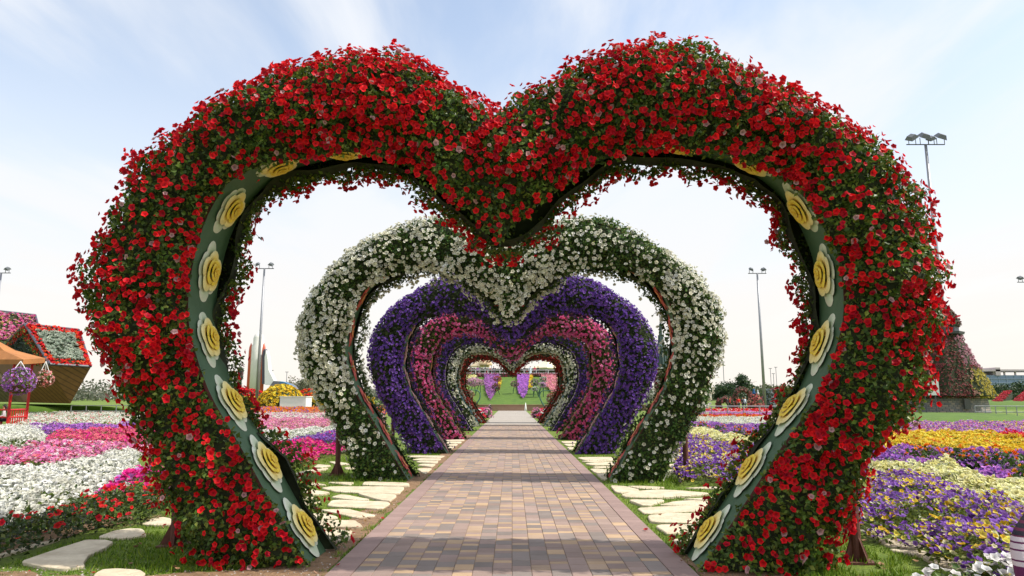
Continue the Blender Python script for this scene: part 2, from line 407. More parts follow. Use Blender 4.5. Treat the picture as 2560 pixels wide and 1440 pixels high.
SEC = [(-.05, -.35, .07), (.02, -.31, .15), (.14, -.31, .27), (.38, -.31, .33), (.64, -.31, .31), (.85, -.31, .22), (.96, -.30, .04), (1.0, -.12, 0), (1.0, .12, 0), (.96, .30, .04), (.85, .31, .22), (.62, .31, .31), (.36, .31, .33), (.12, .31, .27), (.0, .31, .17), (-.11, .33, .10), (-.13, .29, -.02)]
def arch_grid(bulge=1.0, lump=.09, seed=0, inset=0.0, hang=1.0, skirt=(.40, .40)):
    a = np.array([q[0] for q in SEC]); y0 = np.array([q[1] for q in SEC]); bu = np.array([q[2] for q in SEC])
    u = np.linspace(0, 2, NF); u = np.minimum(u, 2-u); k = np.clip(.25+u/.3*.75, 0, 1)[:, None]*bulge
    Y = y0[None]+np.sign(y0)[None]*bu[None]*k
    tq = np.gradient(HI, axis=0); down = np.clip(np.abs(tq[:, 0])/np.linalg.norm(tq, axis=1), 0, 1)*(HI[:, 1] > 2.2)
    down = np.convolve(np.pad(down, 4, mode='edge'), np.ones(9)/9, 'valid')
    aa = np.tile(a[None], (NF, 1)); k_ = np.minimum(np.arange(NF), NF-1-np.arange(NF))/(NR-1); st = np.where(np.arange(NF) < NR, skirt[0], skirt[1]); sk = np.clip((k_-st)/.14, 0, 1)*hang*np.clip(1.15-(k_-.93)/.1, .5, 1); vb = np.clip((k_-.70)/.15, 0, 1)*np.clip(1.25-(k_-.9)/.13*.5, 0, 1)*hang; sd = np.where(np.arange(NF) < NR, -1, 1)
    aa[:, 0] -= .05*sk; aa[:, 1] -= .02*sk
    XZ = HI[:, None]*(1-aa[..., None])+HO[:, None]*aa[..., None]
    V = np.stack([XZ[..., 0], Y, np.maximum(XZ[..., 1], .02)], -1)
    V[:, 0, 2] -= .17*sk; V[:, 1, 2] -= .15*sk; V[:, 2, 2] -= .06*sk; V[:, -1, 2] -= .05*sk; V[:, -2, 2] -= .09*sk; V[:, -3, 2] -= .05*sk
    for q_, m_ in ((-1, .8), (-2, 1), (-3, .75)): V[:, q_, 2] -= .03*vb*m_; V[:, q_, 0] += sd*.16*vb*m_*np.clip((1-k_)/.06, 0, 1)
    mid = np.stack([(HI+(HO-HI)*.45)[:, 0], np.zeros(NF), (HI+(HO-HI)*.45)[:, 1]], -1)[:, None]
    n = unit(V-mid)
    w = vn(V*1.25, seed)*.45+vn(V*2.4, seed+4)*.3+vn(V*4.7, seed+9)*.25-.5
    V = V+n*(w*lump*2-inset)[..., None]; V[..., 2] = np.maximum(V[..., 2], .01)
    return V.reshape(-1, 3), grid_tris(NF, len(SEC))[:, ::-1]
def curve_frames(n, start, end):
    """n places along the inner edge: point, tangent, normal towards the opening"""
    seg = np.linalg.norm(np.diff(HI, axis=0), axis=1); s = np.concatenate([[0], np.cumsum(seg)]); L = s[-1]
    out = []
    for q in np.linspace(start, end, n):
        d = q*L; x = np.array([np.interp(d, s, HI[:, k]) for k in (0, 1)]); e = .12
        t = np.array([np.interp(d+e, s, HI[:, k])-np.interp(d-e, s, HI[:, k]) for k in (0, 1)]); t /= np.linalg.norm(t)
        out.append((x, t, np.array([-t[1], t[0]])))
    return out, L
def petal_patch(c, ang, ln, wd, lift, curl, cols, tipc, nu=7, nv=5, wave=.02, rs=None):
    """one domed petal in local (across x, along y, out z); returns V, quads, C"""
    V, C = [], []
    ca, sa = math.cos(ang), math.sin(ang)
    for i in range(nu):
        f = i/(nu-1); wv = wd*math.sin(min(1, .16+f*1.02)*math.pi)**.6*(.5 if f == 1 else 1)
        for j in range(nv):
            g = j/(nv-1)*2-1
            x = g*wv/2; y = ln*(f-.12); z = lift+.05*ln*math.sin(f*math.pi)+curl*f*f-(g*g)*.12*wd+(rs.uniform(-1, 1)*wave*f if rs else 0)
            V.append((c[0]+x*ca-y*sa, c[1]+x*sa+y*ca, max(z, .003)))
            k = min(1, f*.9+abs(g)*.35); C.append([cols[q]*(1-k)+tipc[q]*k for q in range(3)])
    F = [(i*nv+j, i*nv+j+1, (i+1)*nv+j+1, (i+1)*nv+j) for i in range(nu-1) for j in range(nv-1)]
    return V, F, C
def put(mb, V, F, C):
    n = len(mb.V); mb.V += V; mb.F += [[i+n for i in f] for f in F]; mb.C += [tuple(c) for c in C]
def crescent(mb, a0, a1, r0, r1, z0, z1, ci, co, el=1.25, nu=9, nv=5, rs=None, c=(0, 0), lip=.012):
    """a curved petal: an arc band that rises from z0 at r0 to z1 near r1 and rolls over at the lip"""
    V, C = [], []; ph = rs.uniform(0, 6) if rs else 0
    for i in range(nu):
        f = i/(nu-1); a = a0+(a1-a0)*f; ed = math.sin(f*math.pi)**.45
        for j in range(nv):
            g = j/(nv-1); r = r0+(r1-r0)*g*(.30+.70*ed)*(1+.07*math.sin(a*3+ph)); z = z0+(z1-z0)*math.sin(min(g, .82)/.82*math.pi/2)*(.5+.5*ed)-(lip if j == nv-1 else 0)
            V.append((c[0]+r*math.cos(a), c[1]+r*math.sin(a)*el, max(z, .002))); k = g**1.5; C.append([ci[q]*(1-k)+co[q]*k for q in range(3)])
    put(mb, V, [(i*nv+j, i*nv+j+1, (i+1)*nv+j+1, (i+1)*nv+j) for i in range(nu-1) for j in range(nv-1)], C)
def rose_meshes(s=1.0, seed=5):
    rs = random.Random(seed)
    GRN = (.42, .60, .32); PALE = (.80, .84, .72); CREAM = (.92, .84, .42); YEL = (.92, .62, .04); DEEP = (.82, .50, .02)
    o = MB(); y = MB(); h = math.pi/2
    for a, w, r1, z in ((h+.10, .55, .232, .028), (-h-.05, .6, .238, .028), (h+.85, .5, .19, .03), (-h+.8, .5, .198, .034), (.15, .6, .185, .026), (math.pi-.1, .62, .18, .026), (-h-.85, .5, .19, .03), (h-.8, .45, .17, .026)):
        crescent(o, a-w, a+w, .08*s, r1*s, .006, z, GRN, PALE, 1.28, rs=rs)
    for k in range(5):
        a = k*math.tau/5+.35; crescent(o, a-.85, a+.85, .06*s, .172*s, .03, .062, YEL, CREAM, 1.2, rs=rs)
    for k in range(4):
        a = k*math.tau/4+.8; crescent(y, a-.95, a+.95, .045*s, .122*s, .045, .085, DEEP, (.95, .74, .07), 1.15, rs=rs)
    for k in range(3):
        a = k*math.tau/3+.2; crescent(y, a-1.2, a+1.2, .02*s, .08*s, .06, .102, DEEP, (.95, .70, .05), 1.1, rs=rs)
    for k in range(2):
        a = k*math.pi+.9; crescent(y, a-1.5, a+1.5, .006*s, .042*s, .075, .112, DEEP, (.88, .66, .08), 1.05, rs=rs)
    return o, y
def flame_meshes(c1, c2, c3, s=1.0, seed=3):
    rs = random.Random(seed); o = MB(); y = MB()
    for a, ln in ((.12, .36), (-.2, .33), (.45, .26), (R(172), .36), (R(195), .34), (R(150), .27), (R(80), .17), (R(-80), .17), (R(105), .19), (R(-105), .19)):
        put(o, *petal_patch((0, 0), a, ln*s, .10*s, .02, .02, c2, c1, nu=6, nv=3, rs=rs, wave=.012))
    for a, ln in ((.3, .17), (-.35, .16), (R(160), .17), (R(205), .16), (R(90), .09), (R(-90), .09)):
        put(y, *petal_patch((0, 0), a, ln*s, .07*s, .045, .02, c3, c2, nu=5, nv=3, rs=rs, wave=.008))
    return o, y
def build_local(mb, name, m, parent):
    o = mb.build(name, m); o.parent = parent; return o

def heart_arch(yc, yaw, label, petal, pcols, pdens, psize, ldens, lsize, gcols, orn, seed, dens=None, lump=.09, bulge=1.0, blossoms=0, blossom_name='blossom', pnoise=(2.3, .25, .9), x0=0.0, tint=None, hang=1.0, kmin=.12, skirt=(.40, .40), shag=.06):
    root = empty('heart_arch', (x0, yc, 0), label, 'flower arch', 'heart arches standing over the path', yaw)
    M = mw(root); A = np.array(M)
    W = lambda v: v @ A[:3, :3].T+A[:3, 3]
    Vi, T = arch_grid(bulge, lump, seed, .07, hang, skirt); trimesh('planting_frame', W(Vi), T, CORE, parent=root, local=M, smooth=True)
    V, T = arch_grid(bulge, lump, seed, 0, hang, skirt)
    area = sample(V, T, 4)[2]
    # leaves
    n = int(area*ldens)
    rough = lambda q: ((vn(q*4.3, seed+31)*.6+vn(q*9, seed+32)*.4-.42)*2*shag)[:, None]
    p, N, _ = sample(V, T, n); d = vn(p*3.1, seed+5); p = p+N*np.maximum(rough(p), -.03)
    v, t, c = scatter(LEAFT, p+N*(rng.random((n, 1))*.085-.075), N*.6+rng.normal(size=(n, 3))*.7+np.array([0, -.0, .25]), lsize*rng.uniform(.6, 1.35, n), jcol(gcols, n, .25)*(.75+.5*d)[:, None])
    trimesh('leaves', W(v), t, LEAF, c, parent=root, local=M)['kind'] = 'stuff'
    # trailing shoots hanging from the lower edges and sticking out of the rim
    sh = MB(); sp, sn = [], []
    pp, NN, _ = sample(V, T, 420)
    for q, nn in zip(pp, NN):
        hang = nn[2] < -.15; top = nn[2] > .35
        if not (hang or top or rng.random() < .25) or q[2] < .5: continue
        ln = rng.uniform(.08, .26) if hang else rng.uniform(.03, .12)
        dr = unit(nn*.6+rng.normal(size=3)*.35+np.array([0, 0, -.9 if hang else .5])); e = q+dr*ln
        sh.tube([q-nn*.04, q+dr*ln*.5+rng.normal(size=3)*.01, e], [.004, .003, .002], 3, cap=False)
        for k in range(7): sp.append(q+dr*ln*rng.random()); sn.append(dr*.3+rng.normal(size=3))
        sp.append(e); sn.append(None)
    tips = np.array([a for a, b in zip(sp, sn) if b is None]); lp = np.array([a for a, b in zip(sp, sn) if b is not None]); ln_ = np.array([b for b in sn if b is not None])
    sV, sT = sh.tris(); sC = np.tile([[.06, .09, .02]], (len(sV), 1))
    v, t, c, mi = merge([((sV, sT, sC), 0), (scatter(LEAFT, lp, ln_, lsize*rng.uniform(.5, 1.0, len(lp)), jcol(gcols, len(lp), .25)), 0)])
    trimesh('trailing_shoots', W(v), t, LEAF, c, parent=root, local=M)['kind'] = 'stuff'
    # flowers, thinned by patches
    n = int(area*pdens)
    p, N, _ = sample(V, T, n)
    k = vn(p*pnoise[0], seed+21)*.65+vn(p*pnoise[0]*2.7, seed+22)*.35; k = np.clip((k-pnoise[1])/(pnoise[2]-pnoise[1])*1.6, kmin, 1)
    if dens is not None: k = k*dens(p)
    keep = rng.random(n) < k; p = p[keep]; N = N[keep]; n = len(p); p = p+N*np.maximum(rough(p), -.03)
    p = np.concatenate([p+N*(rng.random((n, 1))*.075+.03), tips+rng.normal(size=tips.shape)*.01]); N = np.concatenate([N+rng.normal(size=(n, 3))*.42+np.array([.10, -.08, .10]), rng.normal(size=tips.shape)*.5+np.array([.1, -.3, -.2])])
    n = len(p); sz = psize*rng.uniform(.72, 1.22, n); cc = jcol(pcols, n, .16)
    if tint is not None: cc = tint(p, cc)
    if blossoms:
        wp = W(p); sc = sz/np.linalg.norm(wp-np.array([0, 0, CAM_H]), axis=1)*np.clip(-unit(N)[:, 1]-.2, 0, 1)*(wp[:, 2] > .1)
        best = np.argsort(-sc)[:blossoms*3]; best = rng.choice(best, blossoms, replace=False)
        mes = []
        for tv, tf, tcl in petal:
            for ci in range(2):
                me = bpy.data.meshes.new(blossom_name); me.from_pydata([tuple(x) for x in tv], [], [tuple(map(int, f)) for f in tf]); me.materials.append(PETAL)
                a = me.color_attributes.new('Col', 'FLOAT_COLOR', 'POINT'); bc = np.array(pcols[ci % len(pcols)])
                C4 = np.ones((len(tv), 4), np.float32); C4[:, :3] = np.clip(bc[None]*tcl[:, None], 0, 1); a.data.foreach_set('color', C4.ravel()); mes.append(me)
        for b in best:
            o = link(blossom_name, mes[int(rng.integers(len(mes)))], root)
            o.location = Vector(p[b]); o.rotation_mode = 'XYZ'
            o.rotation_euler = (Vector(N[b]).to_track_quat('Z', 'Y').to_matrix() @ Matrix.Rotation(rng.random()*6.28, 3, 'Z')).to_euler(); o.scale = (sz[b],)*3
        mk = np.ones(n, bool); mk[best] = False; p, N, sz, cc = p[mk], N[mk], sz[mk], cc[mk]
    v, t, c = scatter(petal, p, N, sz, cc)
    trimesh('flowers', W(v), t, PETAL, c, parent=root, local=M)['kind'] = 'stuff'
    # painted inner panel: a thin curved board with red edges
    b = MB(); e = MB(); hd = .30
    nrm = np.array([(-(HI[min(i+1, NF-1)]-HI[max(i-1, 0)])[1], (HI[min(i+1, NF-1)]-HI[max(i-1, 0)])[0]) for i in range(NF)]); nrm = unit(nrm)
    # nrm must look into the opening
    cen = np.array([0, 1.9]); sgn = np.sign(((cen-HI)*nrm).sum(1)); nrm = nrm*(-1 if (sgn[:NR-8].sum() < 0) else 1)
    nrm[NR-1] = (0, -1)
    Vp = []
    for i in range(NF):
        x, z = HI[i]; ox, oz = HI[i]-nrm[i]*.035
        Vp += [(x, -hd, max(z, .005)), (x, hd, max(z, .005)), (ox, hd, max(oz, .005)), (ox, -hd, max(oz, .005))]
    b.add(Vp, [(i*4, i*4+1, i*4+5, i*4+4) for i in range(NF-1)]+[(i*4+3, i*4+7, i*4+6, i*4+2) for i in range(NF-1)]+[(0, 3, 2, 1), ((NF-1)*4, (NF-1)*4+1, (NF-1)*4+2, (NF-1)*4+3)])
    e.add(Vp, [(i*4, i*4+4, i*4+7, i*4+3) for i in range(NF-1)]+[(i*4+1, i*4+2, i*4+6, i*4+5) for i in range(NF-1)])
    po = build_local(b, 'inner_panel', PANEL if orn != 'bark' else mat('pale_panel', lin((150, 140, 132)), .7, .2, 6), root)
    build_local(e, 'panel_edge', REDSTEEL, po)
    # reliefs on the panel
    if orn and orn != 'bark':
        cnt, meshes = (21, rose_meshes(1.0)) if orn == 'rose' else (21, flame_meshes(*orn, s=1.05))
        fr, L = curve_frames(cnt, .022, .978)
        mo = mi = None
        for q, (x, t, nn) in enumerate(fr):
            if orn == 'rose' and abs(x[0]) < .12: continue
            if (np.array([0, 1.9])-x)@nn < 0 and x[1] < 3.2: nn = -nn
            i = int(np.argmin(((HI-x)**2).sum(1))); nn = nrm[i]
            right = x[0] > 0
            tt = np.array([nn[1], -nn[0]]); up = tt if tt[1] > 0 else -tt
            Mo = Matrix(((0, up[0], nn[0], x[0]), (1 if not right else -1, 0, 0, 0), (0, up[1], nn[1], x[1]), (0, 0, 0, 1)))
            nm = 'rose_ornament' if orn == 'rose' else 'flower_ornament'
            if mo is None:
                for k, qq in enumerate(meshes): pass
                oo = meshes[0].build(nm, PAINTED, smooth=True); ii = meshes[1].build('flower_centre', PAINTED, smooth=True); mo, mi = oo.data, ii.data; ii.parent = oo
            else: oo = link(nm, mo); ii = link('flower_centre', mi, oo)
            oo.parent = root
            Mo = Mo @ Matrix.Rotation(rng.normal()*.09, 4, 'Z'); loc, rot, _ = Mo.decompose(); oo.location = loc+Vector((nn[0]*.004, 0, nn[1]*.004)); oo.rotation_euler = rot.to_euler(); s = rng.uniform(.94, 1.04); s *= 1.13 if orn == 'rose' else 1; oo.scale = (s, s, s)
    # outer steel rails, mostly grown over
    r = MB()
    for yy in (-.22, .22): r.tube([(HO[i, 0]*.985, yy, HO[i, 1]*.99) for i in range(6, NF-6, 2)], .022, 6)
    build_local(r, 'frame_rail', RUST, root)
    # post with gusset plates under each outer edge
    for s, px_, yy in ((-1, 3.62, .5), (1, 3.50, .12)):
        pm = MB(); pm.tube([(s*px_, yy, 0), (s*px_, yy, .5), (s*px_, yy*.8, 1.35)], .054, 14); pm.box((s*px_, yy, .012), (.28, .28, .02))
        po = build_local(pm, 'post', RUST, root)
        for k in range(4):
            a = k*math.pi/2+.35; g = MB(); dx, dy = math.cos(a), math.sin(a); nx, ny = -dy*.006, dx*.006
            g.add([(s*px_+dx*r_+sg*nx, yy+dy*r_+sg*ny, z_) for sg in (-1, 1) for r_, z_ in ((.05, .022), (.15, .022), (.05, .24))], [(0, 1, 2), (3, 5, 4), (0, 3, 4, 1), (1, 4, 5, 2), (2, 5, 3, 0)])
            build_local(g, 'gusset', RUST, po)
    return root

RED = [(.80, .006, .014), (.66, .004, .016), (.88, .012, .018), (.52, .004, .022)]
WHT = [(.90, .88, .72), (.90, .88, .78), (.84, .81, .62)]
PUR = [(.18, .075, .44), (.12, .05, .33), (.28, .13, .55), (.22, .08, .40)]
PNK = [(.88, .18, .44), (.80, .13, .36), (.90, .34, .58), (.84, .16, .32)]
DRED = [(.42, .015, .02), (.32, .012, .02), (.52, .05, .05), (.35, .05, .02)]
def red_tint(p, c):
    k = rng.random(len(p)) < .035; c = c.copy(); c[k] = (.62, .34, .36); return c
def white_dens(p):
    low = np.clip((p[:, 2]-1.0)/1.1, 0.15, 1); low = np.where(p[:, 0] > 1.6, np.clip((p[:, 2]-1.2)/2.6, .16, .8), low)
    bare = (p[:, 0] > .9) & (p[:, 0] < 3.1) & (p[:, 2] > 3.6)
    return np.where(bare, low*.30, low)
GR2 = [(.05, .12, .02), (.035, .08, .015), (.08, .16, .025), (.14, .18, .04)]
GRD = [(.045, .07, .03), (.03, .05, .02), (.09, .12, .03), (.06, .06, .05)]
HI0, HO0 = HI.copy(), HO.copy()
_u = np.linspace(0, 1, NR)[::-1]; _s = .15*np.clip(_u/.18, 0, 1)*np.clip((1-_u)/.25, 0, 1); _s = _s*np.clip((.62-_u)/.25, 0, 1); HI[NR-1:, 0] += _s; HO[NR-1:, 0] += _s*.55
heart_arch(7.07, -.05, 'nearest heart arch covered in bright red petunias, green inner panel with yellow roses', PET, RED, 500, .0325, 2100, .050, GREENS, 'rose', 1, blossoms=100, blossom_name='red_petunia', pnoise=(2.0, .27, .84), kmin=.28, shag=.19, skirt=(.42, .27), tint=red_tint, lump=.17, x0=-.10, dens=lambda p: np.clip(.5+(p[:, 2])/2.4, .5, 1))
def use_heart(k):
    HI[:] = HI0+(HO0-HI0)*k; HO[:] = HO0
use_heart(.09)
heart_arch(13.85, -.05, 'heart arch covered in cream white geraniums, second from the front behind the red one', PET, WHT, 470, .037, 1300, .06, GR2, ((.58, .08, .07), (.62, .13, .07), (.72, .36, .06)), 2, dens=white_dens, blossoms=100, blossom_name='white_geranium', pnoise=(2.4, .25, .74), shag=.15, x0=-.05, lump=.14)
use_heart(.0)
heart_arch(20.3, -.03, 'heart arch covered in deep purple petunias right behind the white arch', PETS, PUR, 330, .046, 620, .075, GRD, ((.55, .25, .25), (.62, .38, .34), (.66, .5, .38)), 3, pnoise=(2.0, .18, .8), lump=.06)
heart_arch(26.9, -.02, 'heart arch covered in rose pink pompon flowers behind the purple arch', POM, PNK, 125, .072, 520, .08, [(.07, .10, .015), (.10, .13, .02), (.14, .15, .02), (.12, .05, .03)], ((.50, .20, .08), (.58, .30, .10), (.65, .4, .1)), 4, pnoise=(1.6, .15, .8), lump=.06)
use_heart(.06)
heart_arch(33.6, 0, 'dark violet heart arch mostly hidden behind the pink arch', PETS, [(.12, .05, .30), (.08, .035, .2), (.18, .08, .36)], 190, .06, 260, .10, GRD, 'bark', 5, lump=.05, hang=.3, bulge=.6)
use_heart(-.02)
heart_arch(39.0, 0, 'small looking white flowered heart arch with blue ornaments, framing the far red arch', PETS, WHT, 330, .066, 260, .09, GR2, ((.16, .38, .46), (.20, .45, .55), (.35, .55, .6)), 6, lump=.05, hang=.3)
use_heart(-.19)
heart_arch(43.6, 0, 'farthest heart arch covered in dark red begonias in front of the grassy slope', PETS, DRED, 230, .055, 200, .09, [(.12, .05, .02), (.18, .04, .02), (.07, .07, .02)], None, 7, lump=.04, hang=1.0)
use_heart(0)

# ---------------------------------------------------------------- stepping stones
def crop(pts, ox, oy, k): return [(ox+x/k, oy+y/k) for x, y in pts]
STONES = []
def chaikin(p, n=2, f=.22):
    p = [np.array(q[:2], float) for q in p]
    for _ in range(n):
        o = []
        for i in range(len(p)):
            a, b = p[i], p[(i+1) % len(p)]; o += [a*(1-f)+b*f, a*f+b*(1-f)]
        p = o
    return p
def stone(label, pts, ox, oy, k):
    w = chaikin([G(x, y) for x, y in crop(pts, ox, oy, k)], 2, .13)
    w = [q+(np.array([vn(np.array([q[0]*6, q[1]*6, 1.])), vn(np.array([q[0]*6, q[1]*6, 9.]))])-.5)*.05 for q in w]
    c = sum(w)/len(w); n = len(w); b = MB(); z = rng.uniform(.026, .036)
    dz = rng.normal(size=2)*.004
    b.add([(q[0], q[1], -.01) for q in w]+[(q[0], q[1], z-.008+(q-c)@dz) for q in w]+[(*(c+(q-c)*(1-.012/max(.1, np.linalg.norm(q-c)))), z+(q-c)@dz) for q in w],
          [tuple(range(2*n, 3*n))]+[(i, (i+1) % n, n+(i+1) % n, n+i) for i in range(n)]+[(n+i, n+(i+1) % n, 2*n+(i+1) % n, 2*n+i) for i in range(n)])
    o = b.build('flagstone', STONE); props(o, label, 'stepping stone', 'pale flagstones set in the grass beside the path'); STONES.append(w)
A4 = (0, 1080, 4); B4 = (640, 1080, 4); C4_ = (1380, 1080, 4); D4 = (1920, 1080, 4)
for lb, p in [('large pointed flagstone in shade at the front left corner', [(180, 1330), (540, 1220), (860, 1110), (1020, 1110), (1160, 1130), (1000, 1210), (880, 1270), (830, 1340), (850, 1375), (640, 1395), (480, 1390)]),
              ('leaf shaped flagstone just behind the big pointed one left of the red arch foot', [(970, 1075), (1140, 1010), (1300, 985), (1420, 990), (1470, 1050), (1350, 1075), (1150, 1090)]),
              ('sunlit flagstone touching the rusty post of the red arch, left side', [(1420, 940), (1530, 890), (1630, 875), (1720, 880), (1720, 950), (1550, 952)]),
              ('long thin flagstone sliver along the soil of the white and red bed', [(-160, 1300), (0, 1240), (300, 1150), (610, 1080), (500, 1120), (250, 1200), (0, 1265)]),
              ('flagstone cut by the bottom of the picture below the left arch foot', [(950, 1440), (1020, 1410), (1180, 1405), (1400, 1415), (1460, 1440), (1440, 1500), (900, 1500)])]: stone(lb, p, *A4)
for lb, p in [('broad flagstone at the tip of the left green panel, closest to it', [(600, 985), (960, 1010), (970, 1030), (930, 1080), (880, 1110), (690, 1110), (600, 1040)]),
              ('wide flagstone with sloping right end, second in front left of path', [(560, 905), (990, 905), (1030, 930), (1075, 975), (560, 970)]),
              ('small pointed flagstone beside the lowest roses of the left panel', [(520, 835), (730, 835), (810, 875), (790, 890), (520, 900)]),
              ('narrow wedge flagstone pointing right towards the bare soil', [(610, 795), (920, 790), (1110, 835), (1185, 850), (1160, 860), (1010, 875)]),
              ('large five sided flagstone, biggest block left of the path', [(690, 760), (780, 695), (1320, 710), (1330, 730), (1270, 785)]),
              ('thin flagstone sliver beside the left panel between two bigger stones', [(380, 665), (400, 663), (620, 668), (480, 690), (380, 690)]),
              ('short pointed flagstone beside the left panel edge in the grass', [(460, 740), (480, 708), (660, 705), (540, 735)]),
              ('long pointed flagstone left of the biggest slab, edge against panel', [(360, 620), (400, 580), (530, 590), (760, 625), (640, 640), (450, 648)]),
              ('lens shaped flagstone right above the biggest block', [(730, 670), (860, 637), (1150, 690), (1000, 697)]),
              ('flagstone wedge beside the soil strip above the biggest block', [(1000, 632), (1150, 632), (1415, 645), (1360, 705), (1240, 700)]),
              ('very long smooth flagstone lying in front of the white arch, left side', [(640, 570), (760, 555), (1470, 560), (1480, 580), (1420, 635), (1100, 628), (800, 610)]),
              ('pointed flagstone left of the grass patch of the white arch', [(440, 540), (470, 508), (730, 540), (560, 545)]),
              ('small middle flagstone at the edge of the white arch grass patch', [(720, 512), (990, 515), (940, 542), (760, 525)]),
              ('greyish long flagstone right under the left tip of the white arch', [(1060, 545), (1080, 515), (1540, 525), (1530, 560)]),
              ('grey shaded flagstone left of the grass around the rusty trunk post', [(330, 485), (340, 450), (470, 455), (400, 490)]),
              ('slanting flagstone in the lawn left of the white arch post', [(370, 435), (480, 400), (740, 370), (700, 385), (540, 410), (380, 445)]),
              ('thin flagstone farthest left in the lawn behind the white arch post', [(570, 360), (620, 335), (760, 350), (640, 368)]),
              ('flagstone half hidden behind the rusty post of the white arch', [(725, 308), (800, 306), (990, 335), (820, 338)]),
              ('flagstone right of the rusty post under the white arch leaves', [(880, 365), (1000, 352), (1010, 375), (900, 382)]),
              ('long flagstone right below the purple arch on the left', [(1500, 250), (1640, 245), (1890, 245), (1850, 268), (1570, 262)]),
              ('second flagstone below the purple arch on the left', [(1540, 290), (1650, 273), (1860, 275), (1840, 292)]),
              ('third flagstone below the left purple arch, beside the soil', [(1600, 312), (1650, 297), (1830, 300), (1800, 325)]),
              ('fourth flagstone below the left purple arch with broken corner', [(1600, 345), (1660, 332), (1800, 332), (1770, 360)]),
              ('tapered flagstone at the left tip of the white arch panel', [(1610, 375), (1760, 372), (1690, 430), (1640, 410)]),
              ('farthest pale slab at the left purple arch tip', [(1890, 85), (2090, 80), (2080, 94), (1895, 98)]),
              ('slab with straight edges behind the left purple arch tip', [(1890, 108), (2060, 104), (2040, 120), (1895, 122)]),
              ('third straight slab beside the left purple arch tip', [(1895, 132), (2020, 128), (2005, 144), (1905, 146)]),
              ('short slab touching the left tip of the purple arch', [(1910, 156), (1985, 152), (1960, 176), (1930, 172)])]: stone(lb, p, *B4)
for lb, p in [('small triangular flagstone just below the right tip of the white arch', [(575, 550), (740, 560), (895, 595), (660, 630)]),
              ('reddish grey flagstone tucked under the right white arch leaves', [(740, 555), (900, 552), (1130, 565), (1050, 585), (900, 580)]),
              ('longest lens shaped flagstone right of the path', [(680, 645), (830, 605), (1090, 592), (1330, 605), (1585, 632), (1460, 650), (1000, 680), (760, 672)]),
              ('thin long flagstone along the front of the right grass patch', [(1305, 575), (1420, 562), (1870, 562), (1830, 585)]),
              ('flagstone cut off by the upper part of the right rose panel', [(1700, 600), (1820, 597), (1960, 600), (1940, 645), (1800, 640)]),
              ('short flagstone with rounded right end near path, right side', [(750, 700), (850, 695), (1130, 695), (1000, 755), (880, 752)]),
              ('pointed leaf shaped flagstone in the middle of the right paving', [(1075, 745), (1220, 705), (1450, 700), (1650, 720), (1500, 735), (1200, 748)]),
              ('slender flagstone reaching towards the right rose panel', [(1290, 690), (1620, 668), (1790, 705), (1700, 712), (1450, 697)]),
              ('long straight flagstone crossing the right paving', [(850, 775), (1100, 762), (1560, 735), (1690, 745), (1690, 765), (1500, 805), (920, 838)]),
              ('big rounded flagstone beside the grass strip, right of path', [(945, 855), (1100, 840), (1440, 832), (1510, 850), (1580, 905), (1570, 940), (1010, 925)]),
              ('pointed big flagstone second from the right panel foot', [(1035, 950), (1540, 950), (1500, 990), (1150, 1048)]),
              ('triangular flagstone disappearing behind the right rose panel', [(1510, 815), (1800, 810), (1700, 895)]),
              ('curved sliver of flagstone next to the right panel', [(1300, 1060), (1400, 1025), (1540, 1005), (1580, 1060)]),
              ('flagstone nearest the foot of the right rose panel', [(1200, 1100), (1300, 1085), (1520, 1080), (1500, 1150), (1440, 1225), (1350, 1205)]),
              ('upper long flagstone in front of the right purple arch', [(245, 262), (600, 258), (660, 275), (630, 290), (330, 295)]),
              ('narrow flagstone in the strip before the right purple arch', [(290, 305), (420, 300), (640, 298), (400, 314)]),
              ('wide flagstone in the strip before the right purple arch', [(320, 330), (450, 318), (650, 312), (630, 340), (400, 346)]),
              ('thin flagstone line just below the wide one by the right purple arch', [(400, 358), (620, 352), (615, 372), (430, 370)]),
              ('four sided flagstone left of the red ornament of the white arch', [(375, 382), (450, 377), (600, 392), (540, 415), (430, 420)]),
              ('last flagstone at the right tip of the white arch panel', [(440, 430), (560, 430), (545, 490), (500, 485)]),
              ('far straight slab at the right purple arch tip', [(90, 100), (240, 98), (235, 117), (110, 118)]),
              ('middle straight slab by the right purple arch tip', [(120, 128), (230, 127), (220, 145), (150, 147)]),
              ('near short slab by the right purple arch tip', [(150, 160), (215, 158), (205, 185), (165, 182)]),
              ('flagstone seen behind the right leg of the white arch', [(1150, 335), (1300, 330), (1310, 360), (1160, 362)]),
              ('second flagstone seen behind the right leg of the white arch', [(1150, 390), (1270, 385), (1260, 415), (1170, 420)]),
              ('small flagstone in the lawn right of the white arch post', [(1500, 395), (1560, 395), (1580, 415), (1510, 415)]),
              ('flat flagstone in the lawn before the yellow purple bed', [(1500, 430), (1640, 445), (1640, 470), (1560, 465)]),
              ('flagstone at the corner of the yellow purple bed', [(1730, 510), (1800, 505), (1900, 540), (1880, 555), (1760, 545)])]: stone(lb, p, *C4_)
for lb, p in [('flagstone right of the red arch by the purple bed corner', [(985, 1050), (1010, 990), (1060, 985), (1200, 1030), (1090, 1080)]),
              ('oval flagstone beside the gusset post of the right red arch leg', [(1100, 1105), (1200, 1090), (1400, 1105), (1570, 1165), (1500, 1185), (1300, 1185), (1180, 1150)]),
              ('thin flagstone lying against the oval one by the right post', [(1210, 1195), (1550, 1215), (1600, 1240), (1500, 1255), (1290, 1220)]),
              ('large flagstone behind the white flowers at the lower right corner', [(1530, 1270), (1600, 1265), (1900, 1300), (2060, 1330), (2150, 1390), (2250, 1420), (1900, 1400), (1650, 1330)])]: stone(lb, p, *D4)

